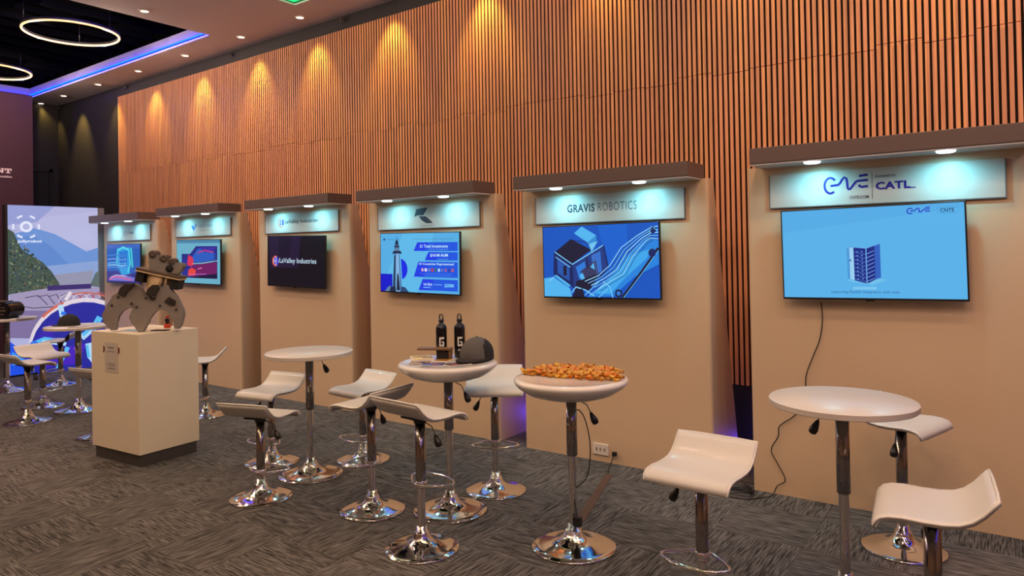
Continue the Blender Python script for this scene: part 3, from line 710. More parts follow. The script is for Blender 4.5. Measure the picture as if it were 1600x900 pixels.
# ------------------------------------------------------------------ bar stools
def seat_profile():
    top = [(-0.190, -0.048), (-0.182, -0.028), (-0.165, -0.012), (-0.135, -0.003), (-0.09, 0.0), (-0.03, -0.004), (0.03, -0.004), (0.075, 0.002), (0.11, 0.018), (0.140, 0.044), (0.165, 0.074), (0.182, 0.094)]
    th = 0.021; bot = []
    for i, p in enumerate(top):
        a = Vector(top[max(i-1, 0)]); b = Vector(top[min(i+1, len(top)-1)]); t = (b-a).normalized(); n = Vector((t.y, -t.x)); bot.append((p[0]+n.x*th, p[1]+n.y*th))
    return top, bot
def seat_mesh(parent):
    top, bot = seat_profile(); mb = MB(); bm = mb.bm; w = 0.192
    xs = [-w, -w+0.006, -w+0.02, -0.07, 0.07, w-0.02, w-0.006, w]
    n = len(top); loops = []
    for x in xs:
        e = 1.0 if abs(x) < w-0.001 else 0.45; e2 = 1.0 if abs(x) < w-0.007 else 0.985
        lp = []
        for i in range(n):
            t_, b_ = Vector(top[i]), Vector(bot[i]); c = (t_+b_)/2
            lp.append(c+(t_-c)*e)
        for i in reversed(range(n)):
            t_, b_ = Vector(top[i]), Vector(bot[i]); c = (t_+b_)/2
            lp.append(c+(b_-c)*e)
        # round the corners: pull the two ends in towards the middle at the edges
        if abs(x) > w-0.019:
            k = 0.975 if abs(x) > w-0.003 else 0.99
            lp = [Vector((q.x*k, q.y)) for q in lp]
        loops.append([bm.verts.new((x, q.x, q.y)) for q in lp])
    m = len(loops[0])
    for A, B in zip(loops, loops[1:]):
        for k in range(m): f = bm.faces.new((A[k], A[(k+1) % m], B[(k+1) % m], B[k])); f.smooth = True
    for lp, rev in ((loops[0], 0), (loops[-1], 1)):
        for i in range(n-1):
            q = (lp[i], lp[i+1], lp[m-2-i], lp[m-1-i]); bm.faces.new(q if rev else tuple(reversed(q)))
    o = mb.build('seat', M['leather'], parent)
    # piping round the rim
    mid = [((a[0]+b[0])/2, (a[1]+b[1])/2+0.004) for a, b in zip(top, bot)]
    pts = [(-w-0.001, y, z) for y, z in mid] + [(x, mid[-1][0]+0.003, mid[-1][1]+0.002) for x in (-0.1, 0.1)] + [(w+0.001, y, z) for y, z in reversed(mid)] + [(x, mid[0][0]-0.003, mid[0][1]-0.002) for x in (0.1, -0.1)]
    MB().tube(pts, 0.0055, M['piping'], 6, closed=True).build('piping', None, o)
    return o
def base_mesh(parent, R, pr):
    p = [(0.0, 0.0), (R-0.004, 0.0), (R, 0.004), (R-0.004, 0.010), (R*0.8, 0.016), (R*0.55, 0.027), (R*0.36, 0.043), (R*0.25, 0.064), (R*0.20, 0.088), (R*0.185, 0.098), (pr+0.008, 0.100), (pr+0.008, 0.128), (pr+0.001, 0.130)]
    return MB().lathe(p, M['chrome'], 48).build('base', None, parent)
def lever(parent, z, drop=0.075, side=-1, hang=True):
    mb = MB(); a = Vector((side*0.03, 0, z-0.012)); b = Vector((side*0.085, -0.01, z-0.035)); c = Vector((side*0.108, -0.014, z-0.035-drop*0.62))
    mb.tube([a, b, c], 0.0035, M['chrome_dim'], 6); o = mb.build('lever', None, parent)
    g = MB(); dvec = (c-b).normalized(); e = c + dvec*0.066
    g.tube([c-dvec*0.004, c+dvec*0.012, c+dvec*0.040, c+dvec*0.060, e], [0.007, 0.013, 0.0205, 0.018, 0.006], M['black'], 10); g.build('grip', None, o)
def make_stool(h, name='bar_stool'):
    t = empty(name)
    base_mesh(t, 0.208, 0.022)
    z_low = h-0.43
    MB().lathe([(0.022, 0.125), (0.022, z_low+0.02)], M['chrome'], 24).build('gas_lift', None, t)
    MB().lathe([(0.0, z_low-0.004), (0.026, z_low-0.004), (0.029, z_low), (0.029, h-0.045), (0.0, h-0.045)], M['chrome_dim'], 24).build('upper_tube', None, t)
    mt = MB(); mt.box(-0.075, 0.075, -0.075, 0.075, h-0.044, h-0.036, M['black']); mt.lathe([(0.034, h-0.075), (0.04, h-0.044)], M['black'], 20); mt.build('mounting_plate', None, t)
    s = seat_mesh(t); s.location = (0, 0, h-0.012)
    # D-shaped footrest loop in front of the pole
    zf = z_low+0.02; pts = [(0.0, 0.034), (0.035, 0.028), (0.060, 0.012), (0.110, -0.028), (0.150, -0.066), (0.157, -0.090), (0.146, -0.112), (0.115, -0.136), (0.07, -0.154), (0.0, -0.164)]
    full = [(x, y, zf) for x, y in pts] + [(-x, y, zf) for x, y in reversed(pts[1:-1])]
    fo = MB(); fo.tube(full, 0.008, M['chrome'], 8, closed=True)
    fo.build('footrest', None, t)
    MB().lathe([(0.0300, zf-0.018), (0.034, zf-0.016), (0.034, zf+0.016), (0.0300, zf+0.018)], M['chrome'], 20).build('footrest_collar', None, t)
    lever(t, h-0.05)
    return t
STOOLS = [
    # x, y, seat height, rotation deg, label
    (-1.195, 3.050, 0.672, -2, 'white bar stool facing the camera, left of the plain right-hand table'),
    (-0.290, 2.960, 0.712, -84, 'white bar stool nearest the camera, bottom right, side-on with its back to the right'),
    (-0.555, 4.290, 0.712, 74, 'white bar stool behind the plain round table at right, close to the booth'),
    (-2.956, 3.819, 0.742, 36, 'white bar stool standing between the bottle table and the sweets table, near the booth'),
    (-2.730, 2.846, 0.770, 175, 'tall white bar stool in front of the bottle table, seen from behind'),
    (-3.394, 3.093, 0.715, -87, 'white bar stool left of the bottle table, back curling up behind the tall stool'),
    (-4.274, 3.806, 0.592, -4, 'low white bar stool right of the plain small table, close to the booth'),
    (-4.839, 3.364, 0.592, 9, 'low cream-lit bar stool just left of the plain small table, facing the camera'),
    (-4.208, 2.836, 0.585, 198, 'low white bar stool in front of the plain small table, seen from behind'),
    (-6.824, 3.965, 0.590, -38, 'white bar stool half hidden behind the right side of the plinth'),
    (-8.130, 2.830, 0.615, 186, 'white bar stool nearest on the far left, cut by the left edge of the photo'),
    (-8.800, 3.210, 0.600, 100, 'white bar stool in the left group, second from the camera with its seat turned right'),
    (-10.10, 3.890, 0.600, -40, 'white bar stool farthest back in the left group, in front of the lit banner'),
    (-6.870, 2.990, 0.565, 190, 'white bar stool mostly hidden behind the left side of the plinth'),
]
proto_by_h = {}
for (x, y, h, a, lb) in STOOLS:
    key = round(h, 2)
    if key not in proto_by_h:
        o = proto_by_h[key] = make_stool(h)
    else:
        o = copy_tree(proto_by_h[key])
    o.location = (x, y, 0.0005); o.rotation_euler = (0, 0, math.radians(a))
    tag(o, lb, 'stool', 'white bar stools with chrome bases')

# ------------------------------------------------------------------ bar tables
def table(x, y, z, label, kind, rz=0.0):
    t = empty('bar_table', (x, y, 0.0005), rz, label, 'table', 'round bar tables on chrome bases')
    base_mesh(t, 0.235, 0.023)
    j = z-0.43; zt_ = 0.031 if kind == 'flat' else 0.1185
    MB().lathe([(0.023, 0.125), (0.023, j+0.02)], M['chrome'], 24).build('gas_lift', None, t)
    MB().lathe([(0.0, j-0.004), (0.026, j-0.004), (0.030, j), (0.030, z-zt_), (0.0, z-zt_)], M['chrome_dim'], 24).build('upper_tube', None, t)
    if kind == 'flat':
        b = MB(); R = 0.318
        b.lathe([(0.0, z), (R-0.003, z), (R, z-0.003)], M['table_white'], 64)
        b.lathe([(R, z-0.003), (R, z-0.026)], M['table_edge'], 64); b.lathe([(R, z-0.026), (R-0.003, z-0.029), (0.0, z-0.029)], M['table_white'], 64)
        b.build('tabletop', None, t); lever(t, z-0.02, side=-1)
    else:
        b = MB(); R = 0.318
        b.lathe([(0.0, z-0.003), (0.262, z-0.003), (0.272, z-0.001), (0.282, z), (0.296, z), (0.310, z-0.004), (0.318, z-0.014), (0.315, z-0.026), (0.295, z-0.050), (0.245, z-0.083), (0.17, z-0.107), (0.09, z-0.117), (0.0, z-0.118)], M['gloss_white'], 64)
        b.build('tabletop', None, t); lever(t, z-0.115, side=1)
    return t
table(-0.697, 3.530, 0.926, 'plain flat white round table at right, its base cut by the lower photo edge', 'flat', 0.4)
table(-2.045, 3.335, 0.936, 'dish-topped white table heaped with orange and yellow sweets', 'bowl', 0.5)
table(-2.977, 3.368, 0.944, 'dish-topped white table carrying black bottles, a cap and leaflets', 'bowl', 0.5)
table(-4.326, 3.338, 0.915, 'plain flat white round table in the middle left, with nothing on it', 'flat', 3.6)
table(-8.254, 3.352, 0.911, 'white round table behind the plinth carrying a black cap and papers', 'flat', 0.4)
table(-10.238, 3.348, 0.907, 'white round table at the left edge carrying a black ribbed machine', 'flat', 0.4)

# ------------------------------------------------------------------ sweets on the dish table
GSW = 'sweets heaped on the dish-topped table'
sw_m = [mat('sweet_wrapper_orange', (0.62, 0.19, 0.015), 0.4), mat('sweet_wrapper_yellow', (0.64, 0.35, 0.035), 0.4), mat('sweet_wrapper_amber', (0.50, 0.22, 0.02), 0.4)]
def sweet_mesh(m):
    mb = MB(); rnd = random.Random(hash(m.name) % 97)
    g = bmesh.ops.create_icosphere(mb.bm, subdivisions=2, radius=0.013)
    for v in g['verts']:
        v.co = Vector((v.co.x*1.25, v.co.y, v.co.z*0.75)) * (1+rnd.uniform(-0.10, 0.10))
    for f in mb.bm.faces: f.smooth = False
    for sgn in (-1, 1):
        c0 = mb.bm.verts.new((sgn*0.014, 0, 0)); ring = [mb.bm.verts.new((sgn*0.024, 0.010*cos(2*PI*k/6), 0.008*sin(2*PI*k/6)+0.002*(k % 2))) for k in range(6)]
        for k in range(6): mb.bm.faces.new((c0, ring[k], ring[(k+1) % 6]))
    return mb.build('wrapped_sweet', m)
protos = [sweet_mesh(m) for m in sw_m]
used = set(); cxs, cys, zt = -2.045, 3.335, 0.936
rng = random.Random(3); pts = []
tries = 0
while len(pts) < 235 and tries < 40000:
    tries += 1
    a = rng.uniform(0, 2*PI); rr = 0.290*math.sqrt(rng.random()); px, py = rr*cos(a), rr*sin(a)
    # bare crescent toward the camera's left
    front = (-0.589*px + 0.808*py); side = 0.808*px+0.589*py
    if front < -0.05 - 0.5*side: continue
    lay = sum(1 for (qx, qy, qz) in pts if (qx-px)**2+(qy-py)**2 < 0.021**2)
    if lay > 1: continue
    pts.append((px, py, zt-0.003+0.0108+0.014*lay))
for i, (px, py, pz) in enumerate(pts):
    k = rng.randrange(3)
    if k not in used: o = protos[k]; used.add(k)
    else: o = protos[k].copy(); C.objects.link(o)
    o.location = (cxs+px, cys+py, pz); o.rotation_euler = (rng.uniform(-0.3, 0.3), rng.uniform(-0.3, 0.3), rng.uniform(0, PI))
    s = rng.uniform(0.85, 1.15); o.scale = (s, s, s)
    tag(o, 'small orange and yellow wrapped sweet in the heap on the dish-topped table', 'sweet', GSW)

# ------------------------------------------------------------------ items on the bottle table
ZT = 0.944+0.0008
def bottle(x, y, label):
    t = empty('water_bottle', (x, y, ZT), 0, label, 'bottle', 'black bottles on the dish-topped table')
    MB().lathe([(0, 0), (0.034, 0), (0.0365, 0.003), (0.0365, 0.185), (0.034, 0.203), (0.024, 0.218), (0.016, 0.224), (0.016, 0.236), (0, 0.236)], M['black_gloss'], 32).build('body', None, t)
    c = MB(); c.lathe([(0, 0.236), (0.019, 0.236), (0.019, 0.252), (0, 0.252)], M['black'], 20)
    c.build('cap', None, t)
    MB().tube([(-0.014, 0, 0.250), (-0.015, 0, 0.268), (-0.009, 0, 0.281), (0.009, 0, 0.281), (0.015, 0, 0.268), (0.014, 0, 0.250)], 0.0045, M['dark_metal'], 8).build('loop_handle', None, t)
    # white letter mark wrapped on the front
    mb = MB(); bm = mb.bm; wht = pmat((225, 225, 225), 0.4)
    def patch(a0, a1, z0, z1):
        n = 6; R = 0.0369
        vs = [[bm.verts.new((R*cos(a0+(a1-a0)*k/n), R*sin(a0+(a1-a0)*k/n), z)) for k in range(n+1)] for z in (z0, z1)]
        for k in range(n): f = bm.faces.new((vs[0][k], vs[0][k+1], vs[1][k+1], vs[1][k])); f.material_index = mb.mi(wht)
    ac = -0.80+0.0; q = 0.042/0.0369
    def A(u_): return ac + (u_-0.5)*q*0.8
    z0 = 0.075; hh = 0.060
    for (u0, v0, u1, v1) in ((0, 0, 0.28, 1), (0.28, 0.80, 1, 1), (0.28, 0.0, 1, 0.20), (0.72, 0.20, 1, 0.50), (0.50, 0.38, 0.72, 0.55)):
        patch(A(u0), A(u1), z0+hh*v0, z0+hh*v1)
    for v in (0.045, 0.052): patch(A(0.05), A(0.95), v, v+0.003)
    mb.build('letter_mark', None, t)
    return t
bottle(-3.128, 3.478, 'black metal bottle with a white G, left one of the pair on the dish-topped table')
bottle(-3.030, 3.548, 'black metal bottle with a white G, right one of the pair beside the grey cap')

def cap_obj(x, y, z, rz, m, label, s=1.0, dark=None):
    t = empty('baseball_cap', (x, y, z), rz, label, 'cap')
    d_ = MB(); prof = [(0.098*cos(a), 0.012+0.112*sin(a)**0.85 if a > 0 else 0.004) for a in [PI/2*k/9 for k in range(10)]]
    prof[-1] = (0.0, prof[-1][1]); d_.lathe([(0.098, 0.003)] + prof, m, 32, sy=1.12, sx=0.96)
    if dark:
        di = d_.mi(dark)
        for f in d_.bm.faces:
            if f.calc_center_median().x + 0.5*f.calc_center_median().y > 0.045: f.material_index = di
    d_.build('crown', None, t)
    b = MB(); bm = b.bm; n = 16; L1, L2 = [], []
    for k in range(n+1):
        a = PI+PI*k/n; e = sin(PI*k/n)
        L1.append((0.090*cos(a), 0.098*sin(a), 0.014)); L2.append((0.092*cos(a), 0.098*sin(a)-0.078*e**0.6, 0.005+0.004*e))
    top1 = [bm.verts.new(p) for p in L1]; top2 = [bm.verts.new(p) for p in L2]; b1 = [bm.verts.new((p[0], p[1], p[2]-0.004)) for p in L1]; b2 = [bm.verts.new((p[0], p[1], p[2]-0.004)) for p in L2]
    for k in range(1, n-1):
        bm.faces.new((top1[k], top2[k], top2[k+1], top1[k+1])); bm.faces.new((b1[k], b1[k+1], b2[k+1], b2[k])); bm.faces.new((top2[k], b2[k], b2[k+1], top2[k+1]))
    b.build('visor', dark or m, t)
    MB().lathe([(0.0, 0.130), (0.006, 0.128), (0.008, 0.122)], m, 12).build('top_button', None, t)
    t.scale = (s, s, s)
    return t
cap_obj(-2.862, 3.520, ZT+0.003, math.radians(12), M['cap_grey'], 'grey cap resting on the dish-topped table right of the bottles', 1.14, M['cap_black'])

def leaflet(name, x, y, z, w, l, th, rz, art, label, cat, base=None, group=None):
    t = empty(name, (x, y, z), rz, label, cat, group)
    b = MB(); b.box(-w/2, w/2, -l/2, l/2, 0, th, base or M['paper']); b.build('pages', None, t)
    p = Pic(w, l, 0.0, 0.00015); art(p); o = p.build('printed_cover', t); o.rotation_euler = (-PI/2, 0, 0); o.location = (0, 0, th+0.0004)
    return t
def covers(cols):
    def f(p):
        p.rect(pmat(cols[0]), 0.03, 0.03, 0.97, 0.97)
        p.poly(pmat(cols[1]), [(0.1, 0.1), (0.9, 0.3), (0.8, 0.6), (0.1, 0.5)]); p.rect(pmat(cols[2]), 0.15, 0.7, 0.8, 0.8); p.disc(pmat(cols[2]), 0.6, 0.4, 0.13)
    return f
leaflet('booklet', -3.165, 3.330, ZT, 0.13, 0.19, 0.014, 0.9, covers([(205, 185, 110), (225, 205, 130), (160, 120, 70)]), 'yellowish booklet at the left of the dish-topped table', 'booklet')
leaflet('leaflet', -3.085, 3.230, ZT, 0.14, 0.10, 0.003, 0.6, covers([(120, 100, 90), (170, 140, 110), (70, 60, 60)]), 'pale patterned leaflet at the front left of the dish-topped table', 'leaflet')
leaflet('leaflet', -2.965, 3.215, ZT, 0.15, 0.10, 0.003, 0.5, covers([(60, 50, 110), (90, 120, 190), (150, 90, 120)]), 'blue and purple leaflet at the front middle of the dish-topped table', 'leaflet')
leaflet('leaflet', -2.845, 3.300, ZT, 0.15, 0.11, 0.003, 1.2, covers([(50, 35, 35), (150, 70, 60), (30, 30, 40)]), 'dark red leaflet in front of the grey cap', 'leaflet')
leaflet('leaflet', -3.010, 3.370, ZT, 0.10, 0.12, 0.006, 0.2, covers([(190, 140, 60), (150, 100, 50), (90, 60, 40)]), 'orange-brown leaflet lying between the bottles and the grey cap', 'leaflet')
# wooden stand with a slanted board
t = empty('wooden_stand', (-3.060, 3.395, ZT), math.radians(30), 'small brown wooden display stand in front of the bottles', 'stand')
MB().box(-0.025, 0.055, -0.02, 0.02, 0.0, 0.062, M['black_matte'], bevel=0.002).build('foot_block', None, t)
MB().box(-0.15, 0.075, -0.035, 0.035, 0.064, 0.076, M['cardboard'], bevel=0.002).build('top_board', None, t)
MB().box(0.056, 0.070, -0.03, 0.03, 0.0, 0.0635, M['cardboard'], bevel=0.001).build('end_board', None, t)

# ------------------------------------------------------------------ plinth with the grapple
PZ = 1.037
PX, PY, PA = -5.585, 2.697, math.radians(4.5)
t = empty('display_plinth', (PX, PY, 0), PA, 'white square-cornered plinth on a dark recessed foot carrying the grapple', 'plinth')
MB().box(-0.68, 0.0, 0.0, 0.515, 0.095, PZ, M['plinth_white'], bevel=0.003).build('body', None, t)
MB().box(-0.655, -0.012, 0.015, 0.495, 0.0, 0.0945, M['plinth_kick']).build('recessed_foot', None, t)
# printed sheet fixed on the left face
lt = MB(); lt.box(-0.475, -0.285, -0.0022, -0.0003, 0.715, 0.955, pmat((196, 186, 176), 0.6)); sh = lt.build('notice_sheet', None, t)
p = Pic(0.19, 0.24, -0.0026, 0.0001)
p.text(INK2, 'Robotics', 0.28, 0.80, 0.70, 0.86, 0.03)
for k in range(2): p.rect(GREYT, 0.22, 0.715-0.035*k, 0.80, 0.725-0.035*k)
for k in range(3): p.rect(GREYT, 0.20+0.04*(k % 2), 0.30-0.05*k, 0.80, 0.315-0.05*k)
p.rect(INK2, 0.22, 0.12, 0.78, 0.14)
o = p.build('sheet_print', sh); o.location = (-0.38, 0, 0.835)
cl = MB()
for cx_ in (-0.488, -0.272):
    cl.prism([(cx_-0.010, 0.870), (cx_+0.010, 0.885), (cx_+0.010, 0.915), (cx_-0.010, 0.925), (cx_-0.004, 0.90)], -0.004, -0.0004, pmat((110, 44, 30)))
cl.build('corner_tabs', None, t)

# the grapple: shapes in the XZ plane of its own frame
GA = math.atan2(0.73, 0.68)
G = empty('grapple_model', (-5.775, 2.815, PZ+0.0005), GA, 'grey mechanical grapple with arched claws standing on the plinth', 'grapple')
K = 0.00087
def gp(pts, ox=425, oy=838): return [((x-ox)*K, (oy-y)*K) for x, y in pts]
front = gp([(405, 838), (450, 838), (458, 805), (490, 770), (505, 720), (530, 670), (570, 638), (620, 632), (665, 655), (698, 705), (712, 765), (718, 820), (762, 822), (782, 785), (805, 690), (800, 650), (770, 580), (742, 515), (705, 470), (672, 420), (640, 393), (600, 402), (575, 440), (555, 500), (500, 500), (440, 515), (405, 570), (350, 640), (330, 700), (345, 745), (392, 815)])
MB().prism(front, -0.03, 0.03, M['grey_metal'], bevel=0.006).build('front_claw', None, G)
rear = gp([(135, 824), (178, 824), (176, 760), (190, 700), (228, 645), (285, 615), (370, 628), (400, 620), (440, 560), (438, 510), (405, 440), (350, 392), (300, 398), (240, 430), (205, 485), (150, 500), (130, 545), (98, 600), (58, 675), (72, 750), (108, 790)])
rear = [(x, z) for x, z in rear]
MB().prism(rear, 0.07, 0.13, M['grey_metal'], bevel=0.006).build('rear_claw', None, G)
# cross axle between claws
MB().tube([Vector(((540-425)*K, -0.05, (838-520)*K)), Vector(((540-425)*K, 0.06, (838-520)*K))], 0.022, M['dark_metal'], 16).build('axle', None, G)
lk = MB()
lk.prism(gp([(480, 490), (500, 440), (540, 405), (590, 405), (600, 440), (570, 500), (520, 510)]), -0.056, -0.0305, M['dark_metal'], bevel=0.003)
lk.build('front_link_plate', None, G)
lk = MB(); lk.prism(gp([(205, 480), (225, 430), (270, 395), (340, 398), (330, 430), (290, 460), (270, 510), (230, 500)]), 0.050, 0.0695, M['dark_metal'], bevel=0.003); lk.build('rear_link_plate', None, G)
ac_ = MB(); ac_.prism(gp([(640, 560), (680, 520), (740, 560), (730, 600), (680, 590)]), -0.050, -0.0305, M['dark_metal'], bevel=0.003); ac_.build('side_actuator', None, G)
for (bx, by, yf) in ((400, 605, -0.0305), (480, 525, -0.0305), (600, 600, -0.0305), (620, 410, -0.0305), (700, 560, -0.0505), (740, 640, -0.0305), (205, 515, 0.0695), (320, 580, 0.0695), (340, 402, 0.0695), (150, 590, 0.0695)):
    MB().tube([Vector(((bx-425)*K, yf-0.012, (838-by)*K)), Vector(((bx-425)*K, yf-0.0003, (838-by)*K))], 0.0085, M['dark_metal'], 12, smooth=False).build('bolt', None, G)
# tilted column
tilt = Matrix.Translation(((530-425)*K, 0.06, (838-520)*K)) @ Matrix.Rotation(math.radians(12), 4, 'Y')
MB().lathe([(0.0, 0.0), (0.072, 0.0), (0.080, 0.05), (0.088, 0.12), (0.092, 0.185), (0.0, 0.185)], M['tan_plastic'], 32, mx=tilt).build('column', None, G)
ct = MB()
ct.tube([tilt @ Vector((-0.085, -0.02, 0.10)), tilt @ Vector((-0.088, -0.02, 0.17))], 0.010, M['dark_metal'], 10)
for q in (0.035, 0.055, 0.075): ct.tube([tilt @ Vector((q, -0.085, 0.115)), tilt @ Vector((q, -0.088, 0.180))], 0.005, M['tan_plastic'] if q != 0.055 else M['dark_metal'], 8)
ct.build('hydraulic_lines', None, G)
t2 = Matrix.Translation(((588-425)*K, 0.06, (838-308)*K)) @ Matrix.Rotation(math.radians(14.5), 4, 'Y')
pl = MB(); pl.box(-0.170, 0.170, -0.11, 0.11, -0.003, 0.020, M['plate_brown'], bevel=0.004, mx=t2); pl.build('top_plate', None, G)
pl = MB(); pl.box(-0.172, 0.172, -0.112, 0.112, -0.012, -0.0035, M['tan_plastic'], bevel=0.002, mx=t2); pl.build('plate_rim', None, G)
for (x0, x1) in ((-0.165, -0.105), (0.105, 0.165)):
    MB().box(x0, x1, -0.09, 0.09, -0.095, -0.0125, M['black_matte'], bevel=0.004, mx=t2).build('bearing_block', None, G)
head = gp([(492, 262), (490, 190), (492, 125), (510, 95), (540, 98), (560, 130), (592, 150), (640, 150), (662, 185), (705, 180), (722, 205), (788, 212), (795, 238), (765, 275), (742, 318), (650, 300), (560, 278)])
MB().prism(head, 0.01, 0.11, M['grey_metal'], bevel=0.006).build('head', None, G)
for (ex, ey, er) in ((527, 118, 0.030), (622, 160, 0.031), (692, 190, 0.026)):
    e = MB(); c_ = Vector(((ex-425)*K, 0, (838-ey)*K))
    e.lathe([(er*0.45, 0.0), (er, 0.0), (er, 0.12), (er*0.45, 0.12), (er*0.45, 0.0)], M['plate_brown'], 24, mx=Matrix.Translation(c_) @ Matrix.Rotation(-PI/2, 4, 'X'))
    e.build('lug_eye', None, G)
e = MB(); c_ = Vector(((672-425)*K, 0.0035, (838-258)*K))
e.lathe([(0, 0), (0.030, 0), (0.030, 0.006), (0, 0.006)], M['black_matte'], 20, mx=Matrix.Translation(c_) @ Matrix.Rotation(-PI/2, 4, 'X')); e.build('port_hole', None, G)

# small things on the plinth
leaflet('leaflet', -5.955, 2.83, PZ+0.0005, 0.15, 0.12, 0.002, 0.3, covers([(110, 190, 205), (70, 140, 170), (200, 220, 225)]), 'glossy pale blue leaflet on the plinth between the claws', 'leaflet')
leaflet('phone', -5.70, 2.93, PZ+0.0005, 0.13, 0.07, 0.008, 0.4, lambda p: p.rect(pmat((40, 30, 50), 0.2), 0.04, 0.04, 0.96, 0.96), 'dark flat phone-like slab lying under the front claw', 'phone', M['black_gloss'])
t = empty('spray_bottle', (-5.865, 3.075, PZ+0.0005), 0, 'small orange and black bottle on the plinth seen through the front claw', 'bottle')
MB().lathe([(0, 0), (0.026, 0), (0.028, 0.01), (0.026, 0.03), (0.020, 0.036), (0, 0.036)], pmat((225, 80, 30), 0.3), 24).build('orange_base', None, t)
MB().lathe([(0, 0.0365), (0.018, 0.0365), (0.018, 0.07), (0.010, 0.082), (0, 0.082)], M['black_gloss'], 20).build('black_neck', None, t)
MB().lathe([(0, 0.0825), (0.010, 0.0825), (0.012, 0.10), (0, 0.104)], pmat((200, 40, 40), 0.3), 16).build('red_cap', None, t)

# ------------------------------------------------------------------ left group: cap, papers, machine
cap_obj(-8.345, 3.30, 0.9115, math.radians(-50), M['cap_black'], 'black cap on the table behind the plinth', 1.0)
leaflet('paper_sheet', -8.10, 3.42, 0.9115, 0.21, 0.29, 0.004, 0.5, covers([(190, 190, 200), (170, 175, 190), (150, 150, 160)]), 'topmost white paper on the table behind the plinth', 'paper')
leaflet('paper_sheet', -8.06, 3.28, 0.9165, 0.21, 0.10, 0.003, 1.1, covers([(170, 170, 175), (120, 120, 130), (200, 200, 205)]), 'pale paper at the front of the table behind the plinth', 'paper')
leaflet('paper_sheet', -9.985, 3.43, 0.9075, 0.16, 0.21, 0.006, 0.3, covers([(180, 185, 215), (150, 155, 190), (200, 205, 225)]), 'white papers at the right end of the machine table', 'paper')
t = empty('ribbed_machine', (-10.22, 3.27, 0.9075), math.radians(24), 'black ribbed machine with rounded end on the leftmost table', 'machine')
body = MB()
n = 14
prof = [(-0.30, 0.03), (-0.30, 0.19)] + [(0.14+0.10*sin(PI*k/n), 0.12+0.09*cos(PI*k/n)) for k in range(n+1)] + [(-0.24, 0.03)]
prof = [(-0.30, 0.02), (-0.30, 0.205)] + [(0.16+0.10*sin(PI*k/n), 0.1125+0.0925*cos(PI*k/n)) for k in range(n+1)]
body.prism(prof, -0.11, 0.11, M['black_gloss'], bevel=0.012); body.build('housing', None, t)
rb = MB()
for k, (z0, x1, m_) in enumerate(((0.065, 0.19, M['chrome_dim']), (0.105, 0.21, M['plate_brown']), (0.145, 0.20, M['chrome_dim']), (0.178, 0.15, M['dark_metal']))):
    rb.box(-0.28, x1, -0.122, -0.1105, z0-0.009, z0+0.009, m_, bevel=0.003)
rb.build('ribs', None, t)
MB().box(-0.26, 0.18, -0.09, 0.09, 0.0, 0.0195, M['black']).build('foot', None, t)
MB().box(-0.29, 0.10, -0.09, 0.09, 0.2055, 0.216, M['plate_brown'], bevel=0.003).build('lid', None, t)

